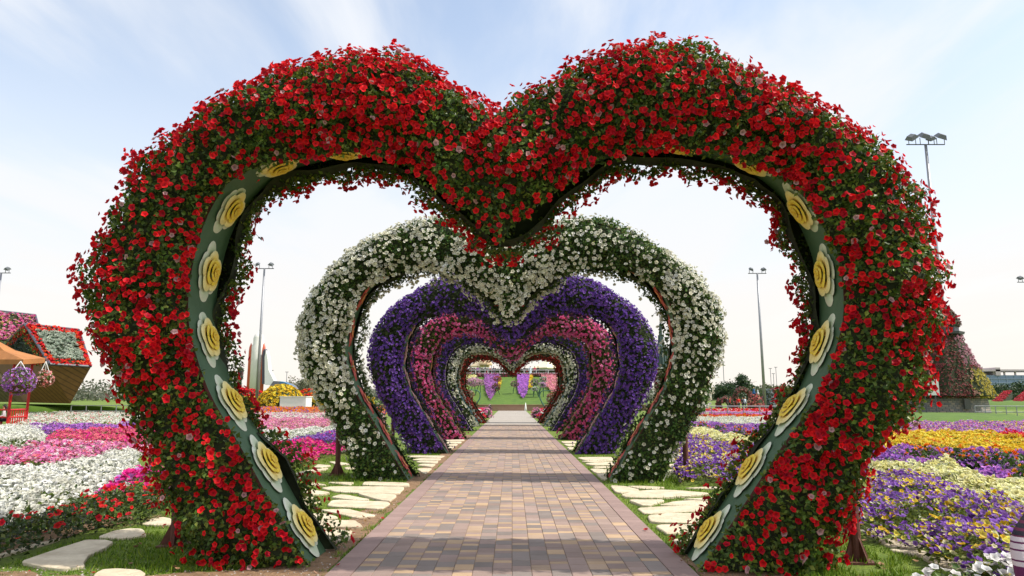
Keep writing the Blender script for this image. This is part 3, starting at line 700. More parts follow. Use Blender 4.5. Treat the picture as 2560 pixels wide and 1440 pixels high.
# ---------------------------------------------------------------- flower beds (drifts of one colour)
BEDS = []
def edge_dist(x, y, poly):
    d = np.full(len(x), 1e9); n = len(poly)
    for i in range(n):
        a = poly[i]; b = poly[(i+1) % n]; e = b-a; t = np.clip(((x-a[0])*e[0]+(y-a[1])*e[1])/(e@e+1e-9), 0, 1)
        d = np.minimum(d, np.hypot(x-a[0]-t*e[0], y-a[1]-t*e[1]))
    return d
def drift(label, px, h, flowers, cov=1.0, size=.036, leaf=1.0, lsize=.06, lcols=GREENS, base=0.0, cap=15000, tmpl=None, poly=None, tall=False, name='flower_bed', clump=.25):
    """one drift of bedding plants; flowers = [(colours, share)]"""
    poly = [G(x, y, base+h*.7)[:2] for x, y in px] if poly is None else poly
    poly = [np.array(q[:2]) for q in ragged(poly, .10+.004*np.mean([q[1] for q in poly]), .35+.02*np.mean([q[1] for q in poly]), 3)]
    BEDS.append(poly); A = np.array(poly); lo, hi = A.min(0), A.max(0)
    area = .5*abs(np.dot(A[:, 0], np.roll(A[:, 1], 1))-np.dot(A[:, 1], np.roll(A[:, 0], 1)))
    d = max(6, A[:, 1].min()); s = max(size, d*.00115)
    def pts(n):
        X = np.zeros((0, 2)); fr = max(area/np.prod(hi-lo), .05)
        while len(X) < n:
            q = lo+rng.random((int(n/fr*1.15)+20, 2))*(hi-lo); X = np.concatenate([X, q[in_poly(q[:, 0], q[:, 1], poly)]])
        return X[:n]
    def top(X):
        e = edge_dist(X[:, 0], X[:, 1], A); k = np.stack([X[:, 0]*1.7, X[:, 1]*1.7, np.full(len(X), h*9)], 1)
        return h*(.50+.80*vn(k)+.35*(vn(k*2.9)-.5))*np.clip(.42+e/(h*1.2), 0, 1)
    nl = int(min(area*leaf*1.3/(max(lsize, d*.0016)**2), cap)); X = pts(nl); z = top(X)*rng.random(nl)**.55*.96
    ls = max(lsize, d*.0016)
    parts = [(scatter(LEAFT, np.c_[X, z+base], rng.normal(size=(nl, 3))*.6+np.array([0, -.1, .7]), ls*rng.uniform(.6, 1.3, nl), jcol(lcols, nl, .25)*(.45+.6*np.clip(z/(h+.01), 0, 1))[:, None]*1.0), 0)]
    nf = int(min(area*cov/(s*s*1.9), cap)); X = pts(nf)
    k = vn(np.c_[X*2.4, np.full(nf, h*31)])*.6+vn(np.c_[X*6, np.full(nf, 7.)])*.4
    X = X[rng.random(nf) < np.clip((k-clump)*4.5, .08, 1)]; nf = len(X); z = top(X)+rng.uniform(-.05, .04, nf)
    pk = rng.random(nf); cc = np.zeros((nf, 3)); a = 0
    for cols, sh in flowers:
        q = (pk >= a) & (pk < a+sh); cc[q] = jcol(cols, int(q.sum()), .13); a += sh
    cc = np.clip(cc*(.84+.36*vn(np.c_[X*2.1, np.full(nf, 13.)]))[:, None], 0, .92)
    parts.append((scatter(tmpl or (PET if d < 16 else PETS), np.c_[X, z+base], rng.normal(size=(nf, 3))*.45+np.array([.05, -.35, 1]), s*rng.uniform(.75, 1.25, nf), cc), 1))
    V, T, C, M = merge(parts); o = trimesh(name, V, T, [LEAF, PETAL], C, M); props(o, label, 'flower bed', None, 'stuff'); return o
cW = [(.84, .83, .74), (.86, .86, .80), (.78, .77, .66)]; cR = [(.80, .02, .02), (.70, .01, .03)]; cM = [(.80, .03, .30), (.72, .02, .24)]; cP = [(.82, .26, .50), (.76, .18, .46), (.85, .40, .55)]
cPR = [(.80, .12, .20), (.84, .22, .26)]; cV = [(.27, .11, .52), (.34, .17, .58), (.22, .07, .42)]; cV2 = [(.50, .16, .62), (.60, .22, .64)]; cY = [(.88, .62, .03), (.86, .52, .02), (.90, .70, .10)]; cPY = [(.88, .84, .40), (.90, .86, .52), (.86, .78, .30)]; cO = [(.90, .22, .01), (.88, .30, .02), (.86, .15, .01)]; cS = [(.85, .32, .30), (.85, .45, .42)]
GY = [(.10, .15, .02), (.16, .21, .03), (.22, .24, .03)]
drift('sparse red flowers on dark green stems along the front of the left bed', [(-80, 1362), (0, 1342), (75, 1322), (140, 1302), (212, 1284), (330, 1262), (410, 1250), (430, 1205), (330, 1210), (250, 1226), (130, 1262), (0, 1292), (-80, 1310)], .40, [(cR, 1)], .10, .034, 2.6, .055, [(.05, .10, .016), (.07, .13, .02), (.04, .07, .015), (.12, .14, .03)])
drift('thick drift of pure white petunias in the left foreground bed', [(-120, 1315), (0, 1290), (130, 1260), (250, 1224), (330, 1206), (350, 1150), (345, 1122), (235, 1142), (160, 1167), (90, 1167), (0, 1182), (-120, 1188)], .36, [(cW, 1)], 1.25, .037, .7, clump=.12)
drift('small patch of magenta petunias between the white drift and the red arch', [(240, 1222), (330, 1210), (430, 1205), (430, 1172), (350, 1180), (300, 1192), (245, 1206)], .42, [(cM, .8), (cV2, .2)], .8, .042, .5)
drift('pink petunia drift along the pale walkway at the far side of left bed', [(-120, 1188), (0, 1182), (90, 1167), (160, 1167), (235, 1142), (345, 1122), (450, 1122), (450, 1108), (200, 1116), (0, 1121), (-120, 1126)], .34, [(cP, .75), (cPR, .15), (cW, .1)], 1.0, .038, .8)
b = MB(); b.poly([(*G(x, y)[:2], .03) for x, y in [(-400, 1132), (0, 1126), (330, 1121), (480, 1118), (480, 1103), (330, 1105), (0, 1112), (-400, 1117)]], .05)
props(b.build('walkway', mat('walkway_concrete', lin((165, 156, 140)), .9, .1, 3)), 'pale walkway between the left flower beds', 'path', None, 'structure')
drift('white petunia patch beside the red gazebo railing', [(-200, 1108), (0, 1106), (112, 1104), (120, 1068), (0, 1066), (-200, 1068)], .36, [(cW, 1)], 1.1, .045, .7)
drift('rose pink and red drift behind the walkway on the left', [(112, 1106), (330, 1104), (470, 1100), (470, 1074), (330, 1077), (200, 1080), (116, 1087)], .34, [(cPR, .7), (cM, .3)], 1.0, .045, .8)
drift('purple petunia band in the far left beds', [(60, 1084), (200, 1080), (470, 1074), (470, 1060), (200, 1064), (60, 1067)], .34, [(cV2, .7), (cV, .3)], .9, .05, .8)
drift('white petunia band below the grassy mound on the left', [(30, 1066), (200, 1063), (470, 1058), (470, 1036), (280, 1033), (190, 1031), (100, 1034), (30, 1038)], .34, [(cW, .86), (cPR, .14)], 1.15, .05, .7)
drift('magenta petunias at the front of the bed left of the white arch', [(540, 1172), (660, 1152), (760, 1146), (830, 1120), (960, 1100), (960, 1090), (800, 1110), (700, 1112), (640, 1118), (540, 1130)], .34, [(cM, .75), (cPR, .25)], .75, .04, .9)
drift('violet blue petunias left of the white arch post', [(640, 1118), (700, 1112), (800, 1108), (960, 1092), (960, 1074), (840, 1086), (740, 1094), (690, 1106)], .34, [(cV, .9), (cM, .1)], .9, .042, .8)
drift('white petunia sweep behind the violet drift left of the white arch', [(540, 1130), (640, 1118), (690, 1106), (740, 1094), (840, 1086), (960, 1074), (960, 1060), (830, 1068), (650, 1082), (540, 1086)], .34, [(cW, 1)], 1.1, .045, .7)
drift('salmon pink drift behind the white sweep left of the white arch', [(500, 1086), (650, 1082), (830, 1068), (960, 1060), (960, 1046), (800, 1050), (640, 1050), (500, 1053)], .34, [(cP, .7), (cS, .3)], 1.0, .05, .8)
drift('pale pink and white band in the middle distance on the left', [(480, 1053), (800, 1050), (960, 1046), (960, 1033), (480, 1034)], .34, [(cW, .6), (cP, .4)], 1.1, .06, .7)
drift('bright orange marigold strip in front of the yellow hedge', [(480, 1033), (960, 1032), (960, 1020), (480, 1020)], .5, [(cO, .8), (cV, .2)], 1.2, .08, .7)
drift('purple pansies mixed with yellow at the bed right of the white arch', [(1690, 1182), (1760, 1178), (1830, 1193), (1880, 1210), (2020, 1228), (2020, 1142), (1900, 1120), (1850, 1112), (1740, 1097), (1690, 1097)], .36, [(cV, .72), (cY, .16), (cPY, .12)], .95, .038, 1.1, .05, GY)
drift('pale yellow drift behind the purple pansies right of the white arch', [(1690, 1097), (1740, 1097), (1850, 1112), (1900, 1120), (2020, 1142), (2020, 1112), (1900, 1100), (1830, 1090), (1740, 1072), (1690, 1070)], .36, [(cPY, 1)], 1.25, .042, .7, .05, GY, clump=.1)
drift('lilac drift between the orange marigolds right of the white arch', [(1690, 1070), (1740, 1072), (1830, 1090), (2020, 1110), (2020, 1068), (1900, 1065), (1690, 1058)], .33, [(cV2, .5), (cV, .5)], .8, .045, .9, .055, GY)
drift('white petunia band below the grey railing right of the white arch', [(1640, 1058), (1760, 1060), (1900, 1066), (2060, 1068), (2060, 1048), (1760, 1046), (1640, 1046)], .34, [(cW, .9), (cPY, .1)], 1.2, .05, .7)
drift('orange red strip beneath the grey railing', [(1640, 1046), (2060, 1048), (2060, 1041), (1640, 1040)], .34, [(cO, .6), (cR, .4)], 1.0, .07, .7)
drift('violet and pink strip beyond the grey railing', [(1640, 1040), (2060, 1041), (2060, 1034), (1640, 1032)], .34, [(cV2, .6), (cP, .4)], 1.0, .08, .7)
drift('scarlet flower strip beyond the grey railing', [(1640, 1032), (2060, 1034), (2060, 1025), (1640, 1024)], .38, [(cR, .85), (cW, .15)], 1.2, .09, .6)
drift('large purple and yellow pansy bed at the lower right', [(2080, 1280), (2180, 1300), (2270, 1312), (2300, 1338), (2360, 1362), (2440, 1388), (2540, 1418), (2720, 1450), (2720, 1300), (2560, 1262), (2470, 1236), (2382, 1218), (2360, 1193), (2245, 1182), (2080, 1190)], .38, [(cV, .66), (cY, .24), (cPY, .10)], .80, .031, 1.5, .05, GY)
drift('pale yellow snapdragon drift above the purple bed on the right', [(2080, 1190), (2245, 1182), (2360, 1193), (2382, 1218), (2470, 1236), (2560, 1262), (2720, 1300), (2720, 1225), (2560, 1208), (2450, 1187), (2400, 1170), (2270, 1164), (2080, 1166)], .40, [(cPY, 1)], 1.3, .042, .7, .05, GY, clump=.1)
drift('violet drift among orange marigold bushes on the right', [(2080, 1166), (2270, 1164), (2400, 1170), (2450, 1187), (2560, 1208), (2720, 1225), (2720, 1150), (2560, 1142), (2400, 1128), (2270, 1122), (2080, 1122)], .34, [(cV2, .6), (cV, .4)], .8, .04, 1.0)
drift('golden yellow flower drift in the right middle distance', [(2080, 1122), (2270, 1122), (2400, 1130), (2560, 1144), (2720, 1152), (2720, 1098), (2560, 1097), (2480, 1085), (2300, 1083), (2080, 1084)], .36, [(cY, .92), (cO, .08)], 1.0, .045, .9, .055, GY)
drift('lavender and pink drift below the tower lawn', [(2080, 1084), (2300, 1083), (2480, 1085), (2560, 1092), (2720, 1094), (2720, 1062), (2560, 1058), (2300, 1058), (2080, 1060)], .34, [(cV2, .4), (cV, .2), (cP, .2), (cY, .12), (cW, .08)], 1.0, .05, .9)
drift('red patch at the far right edge of the beds', [(2460, 1086), (2490, 1098), (2620, 1104), (2740, 1104), (2740, 1090), (2560, 1086)], .42, [(cR, .9), (cM, .1)], 1.0, .05, .7)
drift('white and blush petunias at the bottom right corner in front of the path stones', [(2235, 1470), (2290, 1424), (2340, 1416), (2400, 1414), (2540, 1420), (2620, 1440), (2640, 1500), (2235, 1500)], .22, [([(.84, .80, .78), (.86, .82, .80)], .86), (cM, .14)], .8, .04, 1.0)
def marigold_bush(px, py, r, h, k):
    h *= 1.22
    c = G(px, py, h*.6); root = empty('marigold_bush', (c[0], c[1], 0), 'round green bush dotted with orange marigold heads among violet flowers', 'marigold bush', 'orange marigold bushes among the violet drifts')
    n = 420; u = unit(rng.normal(size=(n, 3))); u[:, 2] = np.abs(u[:, 2]); p = u*np.array([r, r, h])*rng.uniform(.6, 1, (n, 1))
    v, t, cc = scatter(LEAFT, p, u+rng.normal(size=(n, 3))*.6, .09*rng.uniform(.6, 1.2, n), jcol([(.05, .10, .015), (.08, .14, .02)], n, .2)); o = trimesh('leaves', v, t, LEAF, cc); o.parent = root; o['kind'] = 'stuff'
    n = k; u = unit(rng.normal(size=(n, 3))); u[:, 2] = np.abs(u[:, 2])*.8+.25; u = unit(u); p = u*np.array([r, r, h])*1.05
    v, t, cc = scatter(POM, p, u+rng.normal(size=(n, 3))*.3, .05*rng.uniform(.8, 1.3, n), jcol(cO+[(.9, .4, .02)], n, .1)); o = trimesh('flower_heads', v, t, PETAL, cc); o.parent = root; o['kind'] = 'stuff'
for q in [(2290, 1142, .3, .45), (2325, 1140, .3, .45), (2390, 1146, .32, .48), (2435, 1152, .3, .45), (2500, 1150, .35, .5), (2545, 1165, .36, .5), (2570, 1196, .3, .45), (1758, 1068, .34, .45), (1800, 1074, .34, .45), (1850, 1082, .36, .46), (1888, 1090, .34, .45)]:
    marigold_bush(*q, 26)

# ---------------------------------------------------------------- grass, pebbles, litter near the camera
def blocked(X):
    m = np.abs(X[:, 0]) < 1.69
    for w in STONES+BEDS: m |= in_poly(X[:, 0], X[:, 1], w)
    nz = vn(np.c_[X*5, np.zeros(len(X))])
    for sp in SOILS: m |= in_poly(X[:, 0], X[:, 1], sp) & (nz < .80)
    m |= (nz > .78) & (vn(np.c_[X*1.4, np.ones(len(X))]) > .55)
    return m
def grass():
    parts = []
    for (x0, x1, y0, y1, dn, sz) in ((-7, -1.7, 5.8, 10.5, 1900, .045), (1.7, 7, 5.8, 10.5, 1900, .045), (-9, -1.7, 10.5, 21, 480, .06), (1.7, 9, 10.5, 21, 480, .06)):
        n = int((x1-x0)*(y1-y0)*dn); X = np.c_[rng.uniform(x0, x1, n), rng.uniform(y0, y1, n)]; X = X[~blocked(X)]; n = len(X)
        lg = vn(np.c_[X*.9, np.full(n, 4.)])
        for cx, cy in ((-2.9, 7.2), (2.9, 6.9), (-3.0, 13.9), (3.0, 13.6)): lg = lg+1.0*np.exp(-(((X[:, 0]-cx)/1.0)**2+((X[:, 1]-cy)/.8)**2))
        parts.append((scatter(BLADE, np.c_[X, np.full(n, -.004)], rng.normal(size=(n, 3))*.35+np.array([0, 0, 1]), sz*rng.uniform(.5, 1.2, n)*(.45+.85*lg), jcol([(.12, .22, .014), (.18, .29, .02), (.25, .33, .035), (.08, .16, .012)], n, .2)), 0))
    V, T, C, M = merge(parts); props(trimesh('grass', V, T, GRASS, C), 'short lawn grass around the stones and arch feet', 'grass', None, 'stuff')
grass()
def pebbles():
    n = 900; X = np.r_[np.c_[rng.uniform(-5.5, -1.75, 600), rng.uniform(6.0, 6.75, 600)], np.c_[-1.75-rng.random(200)*.35, rng.uniform(6.3, 11, 200)], np.c_[rng.uniform(1.75, 2.4, 100), rng.uniform(6.1, 7.2, 100)]]
    oc = np.array([(1, 0, 0), (-1, 0, 0), (0, 1, 0), (0, -1, 0), (0, 0, .7), (0, 0, -.5)], float); of = np.array([(0, 2, 4), (2, 1, 4), (1, 3, 4), (3, 0, 4), (2, 0, 5), (1, 2, 5), (3, 1, 5), (0, 3, 5)])
    v, t, c = scatter([(oc, of, np.ones(6))], np.c_[X, np.full(n, .006)], rng.normal(size=(n, 3))*.3+np.array([0, 0, 1]), rng.uniform(.004, .015, n), jcol([(.35, .30, .26), (.2, .16, .13), (.5, .46, .42), (.18, .11, .07)], n, .2))
    props(trimesh('pebbles', v, t, ATTR, c), 'small grey pebbles scattered over the bare earth', 'pebbles', None, 'stuff')
    n = 190; X = np.c_[rng.choice([-1, 1], n)*rng.uniform(1.6, 4.4, n), rng.uniform(6.1, 9.5, n)]
    v, t, c = scatter(LEAFT+PETS, np.c_[X, np.full(n, .045)], rng.normal(size=(n, 3))*.25+np.array([0, 0, 1]), rng.uniform(.018, .04, n), jcol([(.45, .04, .04), (.40, .22, .12), (.5, .3, .2), (.3, .18, .08)], n, .2))
    props(trimesh('fallen_petals', v, t, PETAL, c), 'fallen petals and dry leaves on grass and soil', 'litter', None, 'stuff')
pebbles()
def border_fence():
    b = MB(); a = G(-60, 1376); c = G(235, 1308); n = 34
    for i in range(n+1):
        q = a+(c-a)*i/n; b.tube([q, q+np.array([0, 0, .22])], .006, 5)
        if i < n:
            q2 = a+(c-a)*(i+1)/n; m = (q+q2)/2; b.tube([q+np.array([0, 0, .2]), m+np.array([0, 0, .26]), q2+np.array([0, 0, .2])], .005, 5)
    b.tube([a+np.array([0, 0, .06]), c+np.array([0, 0, .06])], .005, 5)
    props(b.build('border_fence', DARKSTEEL), 'low black wire border fence in front of the left flower bed', 'border fence')
border_fence()

# ---------------------------------------------------------------- flowering cover for other built things
def cover(V, T, root, fcols, fdens, fsize, tmpl=PETS, ldens=60, lsize=.16, lcols=GREENS, depth=.12, fname='flowers', lname='leaves', cl=.0, tint=None):
    M = mw(root); area = sample(V, T, 4)[2]
    if ldens:
        v, t, c = leaves_on(V, T, int(area*ldens), lsize, lcols, depth); trimesh(lname, v, t, LEAF, c, parent=root, local=M)['kind'] = 'stuff'
    if fdens:
        n = int(area*fdens); p, N, _ = sample(V, T, n)
        if cl: k = vn(p*.9, 3); q = rng.random(n) < np.clip((k-cl)*4, .1, 1); p, N = p[q], N[q]; n = len(p)
        cc = jcol(fcols, n, .15)
        if tint is not None: cc = tint(p, cc)
        v, t, c = scatter(tmpl, p+N*rng.random((n, 1))*depth*.6, N+rng.normal(size=(n, 3))*.4, fsize*rng.uniform(.7, 1.3, n), cc); trimesh(fname, v, t, PETAL, c, parent=root, local=M)['kind'] = 'stuff'
def quad_tris(a, b, c, d, n=1):
    V = np.array([a, b, c, d], float); return V, np.array([(0, 1, 2), (0, 2, 3)])
def ball_tris(c, r, sz=1.0, nu=12, nv=16, zmin=-1):
    b = MB(); prof = [(math.cos(a)*r, math.sin(a)*r*sz) for a in np.linspace(-math.pi/2 if zmin < 0 else math.asin(zmin), math.pi/2, nu)]
    b.lathe(c, [(max(p, .01), z) for p, z in prof], nv); return b.tris()
def out_tris(V, T, c):
    """turn faces so that they look away from c"""
    n = np.cross(V[T[:, 1]]-V[T[:, 0]], V[T[:, 2]]-V[T[:, 0]]); m = (V[T].mean(1)-np.asarray(c))
    f = (n*m).sum(1) < 0; T = T.copy(); T[f] = T[f][:, ::-1]; return T
def plank_mat(name, c, w=7.0, axis=(1, 0, 0)):
    m, nt, out = newmat(name); N = nt.nodes; L = nt.links; pb = N.new('ShaderNodeBsdfPrincipled'); pb.inputs['Roughness'].default_value = .75; L.new(pb.outputs[0], out.inputs[0])
    tc = N.new('ShaderNodeTexCoord'); wv = N.new('ShaderNodeTexWave'); wv.inputs['Scale'].default_value = w; wv.inputs['Distortion'].default_value = .3; wv.bands_direction = 'X'
    mp = N.new('ShaderNodeMapping'); mp.inputs['Rotation'].default_value = axis; L.new(tc.outputs['Object'], mp.inputs[0]); L.new(mp.outputs[0], wv.inputs['Vector'])
    nz = N.new('ShaderNodeTexNoise'); nz.inputs['Scale'].default_value = 3; nz.inputs['Detail'].default_value = 6; L.new(mp.outputs[0], nz.inputs['Vector'])
    a = N.new('ShaderNodeMix'); a.data_type = 'RGBA'; L.new(nz.outputs[0], a.inputs[0]); a.inputs[6].default_value = (*(np.array(c)*.6), 1); a.inputs[7].default_value = (*(np.array(c)*1.35), 1)
    r = N.new('ShaderNodeMapRange'); L.new(wv.outputs[0], r.inputs[0]); r.inputs[1].default_value = .0; r.inputs[2].default_value = .22; r.inputs[3].default_value = .45
    x = N.new('ShaderNodeMix'); x.data_type = 'RGBA'; x.blend_type = 'MULTIPLY'; x.inputs[0].default_value = 1; L.new(a.outputs[2], x.inputs[6]); L.new(r.outputs[0], x.inputs[7]); L.new(x.outputs[2], pb.inputs[0]); return m
def mound(name, pts, label, h, base=0.0):
    """a low grassed rise: x/y outline, domed"""
    p = [np.array(q[:2]) for q in chaikin(pts, 2)]; c = sum(p)/len(p); b = MB(); n = len(p); rings = [(1, -.02), (.93, .35), (.82, .7), (.6, .92), (.3, 1)]
    for s, z in rings: b.V += [(*(c+(q-c)*s), base+h*z) for q in p]; b.C += [(1, 1, 1)]*n
    for k in range(len(rings)-1): b.F += [[k*n+i, k*n+(i+1) % n, (k+1)*n+(i+1) % n, (k+1)*n+i] for i in range(n)]
    b.F.append(list(range((len(rings)-1)*n, len(rings)*n)))
    o = b.build(name, MATS.get('mown_lawn') or mat('mown_lawn', (.045, .10, .006), .95, .3, 1.3, c2=(.095, .17, .010), bump=.8), smooth=True); props(o, label, 'lawn', None, 'structure'); return o
def mast(label, px, ytop, Y, lamps, r=.12, ybase=None):
    top = P(px[0], ytop, Y); x, h = top[0], top[2]
    root = empty('floodlight_mast', (x, Y, 0), label, 'light mast', 'floodlight masts'); g = MB()
    g.tube([(x, Y, 0), (x, Y, h*.5), (x, Y, h)], [r, r*.8, r*.55], 10); g.lathe((x, Y, 0), [(r*2.2, 0), (r*2.2, .06), (r*1.1, .08)], 12); g.build('pole', STEEL, root, True)
    k = r*4.6
    g = MB(); g.box((x, Y, h+.03), (k*2*max(abs(q[0]) for q in lamps)+k*.8, .07+r*.2, .09)); g.build('crossbar', DARKSTEEL, root)
    for dx, tilt, sc in lamps:
        c = Vector((x+dx*k, Y-.1, h+.16+.45*k*sc)); g = MB(); M = Matrix.Rotation(tilt, 3, 'Y') @ Matrix.Rotation(R(35), 3, 'X')
        w, d, t = k*.40*sc, k*.42*sc, k*.34*sc; q = [c+M@Vector(v) for v in ((-w, -d, 0), (w, -d, 0), (w, d, 0), (-w, d, 0), (-w*.6, -d*.6, t), (w*.6, -d*.6, t), (w*.6, d*.6, t), (-w*.6, d*.6, t))]
        g.add(q, [(0, 1, 2, 3)[::-1], (4, 5, 6, 7)]+[(i, (i+1) % 4, (i+1) % 4+4, i+4) for i in range(4)]); g.tube([(c.x-w*.8, c.y, h+.06), (c.x-w*.8, c.y, c.z)], .02+r*.08, 5); g.tube([(c.x+w*.8, c.y, h+.06), (c.x+w*.8, c.y, c.z)], .02+r*.08, 5)
        g.build('floodlight', mat('floodlight_housing', lin((96, 100, 104)), .5, .15, 3) if 'floodlight_housing' not in MATS else MATS['floodlight_housing'], root)
mast('tall floodlight mast with four lamps rising behind the right shoulder of the red arch', (2314, 2345), 362, 76, [(-1.25, -.6, 1), (-.15, .3, 1.15), (.5, -.4, .8), (1.35, .3, 1.1)], .28)
mast('slim twin lamp mast seen through the red arch left of the white arch', (661, 645), 672, 88, [(-.9, -.35, .8), (.9, .35, .8)], .21)
mast('slim twin lamp mast seen through the red arch right of the white arch', (1893, 1908), 684, 92, [(-.9, .35, .8), (.9, -.35, .8)], .21)
mast('lamp mast cut by the left edge of the picture', (3, -8), 683, 86, [(-.9, -.35, .8), (.9, .35, .8)], .2)
mast('lamp mast at the far right edge of the picture', (2566, 2590), 706, 92, [(-.95, -.35, .9), (.9, .35, .9)], .2)
for px, yt, Y in ((676, 926, 330), (714, 930, 330), (1930, 921, 360), (1937, 934, 360), (1944, 918, 360), (1812, 905, 300)):
    x = P(px, 994, Y)[0]; h = P(px, yt, Y)[2]; g = MB(); g.tube([(x, Y, 0), (x, Y, h)], .16, 6); g.box((x, Y, h), (1.6, .3, .3))
    props(g.build('distant_mast', STEEL), 'hair thin distant lamp mast on the horizon', 'light mast', 'distant thin masts on the horizon')

# ---------------------------------------------------------------- people
SKIN = mat('skin', lin((196, 146, 112)), .55, .06, 12); HAIR = mat('dark_hair', (.012, .009, .008), .62, .4, 60, stretch=(1, 1, .15), bump=.5)
CLOTH = {}
def cloth(c):
    k = tuple(c)
    if k not in CLOTH: CLOTH[k] = mat('cloth_%d' % len(CLOTH), lin(c), .85, .12, 10, bump=.1)
    return CLOTH[k]
def skin_mesh(name, pts, edges, rad, m, parent=None, root=0, sub=1):
    me = bpy.data.meshes.new(name); me.from_pydata([tuple(p) for p in pts], edges, []); me.materials.append(m)
    o = link(name, me, parent); md = o.modifiers.new('skin', 'SKIN'); md.use_smooth_shade = True
    sv_ = me.skin_vertices[0].data
    for i, r in enumerate(rad): sv_[i].radius = (r, r) if not isinstance(r, tuple) else r; sv_[i].use_root = (i == root)
    s = o.modifiers.new('smooth', 'SUBSURF'); s.levels = s.render_levels = sub; return o
def person(label, loc, h=1.68, rz=0, pose='stand', top=(120, 110, 140), legs=(60, 60, 80), dress=None, hair='short', arms=None, group=None, base=0):
    root = empty('person', loc, label, 'person', group, rz); s = h/1.72
    sit = pose == 'sit'; hip = .48 if sit else .93
    J = {'pelvis': (0, 0, hip), 'waist': (0, 0, hip+.18), 'chest': (0, .01, hip+.38), 'neck': (0, .0, hip+.52), 'head0': (0, -.01, hip+.60), 'head1': (0, -.02, hip+.70), 'head2': (0, -.005, hip+.78)}
    for k, q in (('l', -1), ('r', 1)):
        J[k+'sh'] = (q*.17, 0, hip+.46); J[k+'hip'] = (q*.09, 0, hip-.03)
        if sit: J[k+'kn'] = (q*.11, -.44, hip); J[k+'an'] = (q*.11, -.42, .08); J[k+'to'] = (q*.12, -.56, .03)
        else: J[k+'kn'] = (q*.10, -.02+.05*q, .49); J[k+'an'] = (q*.10, .02*q, .08); J[k+'to'] = (q*.12, -.12, .03)
        J[k+'el'] = (q*.25, .02, hip+.19); J[k+'wr'] = (q*.24, -.10 if not sit else -.25, hip-.04 if not sit else hip+.1)
        J[k+'ha'] = (q*.235, -.15 if not sit else -.34, hip-.11 if not sit else hip+.08)
    if arms: J.update(arms)
    nm = list(J); idx = {k: i for i, k in enumerate(nm)}; pts = [Vector(J[k])*s for k in nm]
    rad = {'pelvis': .115, 'waist': .10, 'chest': .125, 'neck': .05, 'head0': .065, 'head1': .09, 'head2': .07}
    rad = [(rad.get(k) or {'sh': .055, 'hi': .08, 'kn': .055, 'an': .04, 'to': .035, 'el': .030, 'wr': .022, 'ha': .035}[k[1:3]])*s for k in nm]
    E = [('pelvis', 'waist'), ('waist', 'chest'), ('chest', 'neck'), ('neck', 'head0'), ('head0', 'head1'), ('head1', 'head2')]
    for k in 'lr': E += [('chest', k+'sh'), (k+'sh', k+'el'), (k+'el', k+'wr'), (k+'wr', k+'ha'), ('pelvis', k+'hip'), (k+'hip', k+'kn'), (k+'kn', k+'an'), (k+'an', k+'to')]
    skin_mesh('body', pts, [(idx[a], idx[b]) for a, b in E], rad, SKIN, root)
    def part(name, keys, ed, grow, c):
        ii = {k: i for i, k in enumerate(keys)}
        skin_mesh(name, [pts[idx[k]] for k in keys], [(ii[a], ii[b]) for a, b in ed], [rad[idx[k]]+(.02 if k in ('pelvis', 'waist', 'chest', 'lsh', 'rsh') else grow)*s for k in keys], cloth(c) if not hasattr(c, 'name') else c, root)
    part('top', ['pelvis', 'waist', 'chest', 'lsh', 'rsh', 'lel', 'rel', 'lwr', 'rwr', 'neck'], [('chest', 'neck'), ('pelvis', 'waist'), ('waist', 'chest'), ('chest', 'lsh'), ('chest', 'rsh'), ('lsh', 'lel'), ('rsh', 'rel'), ('lel', 'lwr'), ('rel', 'rwr')], .006, top)
    if dress:
        g = MB(); g.lathe((0, 0, 0), [(.30*s, .04), (.25*s, .35*s), (.19*s, .75*s), (.15*s, (hip+.1)*s), (.14*s, (hip+.18)*s)], 16); g.V = [tuple(v) for v in g.V]; o = g.build('dress', cloth(dress), smooth=True); o.parent = root
    else: part('trousers', ['pelvis', 'lhip', 'rhip', 'lkn', 'rkn', 'lan', 'ran'], [('pelvis', 'lhip'), ('pelvis', 'rhip'), ('lhip', 'lkn'), ('rhip', 'rkn'), ('lkn', 'lan'), ('rkn', 'ran')], .015, legs)
    H = Vector(J['head1'])*s; g = MB()
    g.lathe(H+Vector((0, .015, .0))*s, [(.098*s*math.cos(a), .118*s*math.sin(a)) for a in np.linspace(-.15, 1.5, 7)], 14, Matrix.Rotation(R(-36), 3, 'X'))
    if hair == 'long': g.tube([H+Vector((0, .05, .06))*s, H+Vector((0, .09, -.08))*s, H+Vector((.01, .10, -.28))*s, H+Vector((.02, .09, -.42))*s], [.075*s, .075*s, .055*s, .02*s], 10)
    o = g.build('hair', HAIR if hair != 'scarf' else cloth(dress or top), smooth=True); o.parent = root
    g = MB()
    for q in (-1, 1): g.lathe(H+Vector((q*.034, -.088, .005))*s, [(.001, -.012*s), (.012*s, 0), (.001, .012*s)], 8)
    o = g.build('eyes', HAIR, smooth=True); o.parent = root
    g = MB(); g.add([H+Vector(v)*s for v in ((-.016, -.086, -.035), (.016, -.086, -.035), (0, -.115, -.032), (0, -.088, .012))], [(0, 1, 2), (0, 2, 3), (2, 1, 3), (1, 0, 3)]); g.box(H+Vector((0, -.082, -.062))*s, (.045*s, .012*s, .01*s)); o = g.build('nose_and_mouth', cloth((170, 100, 88))); o.parent = root
    return root
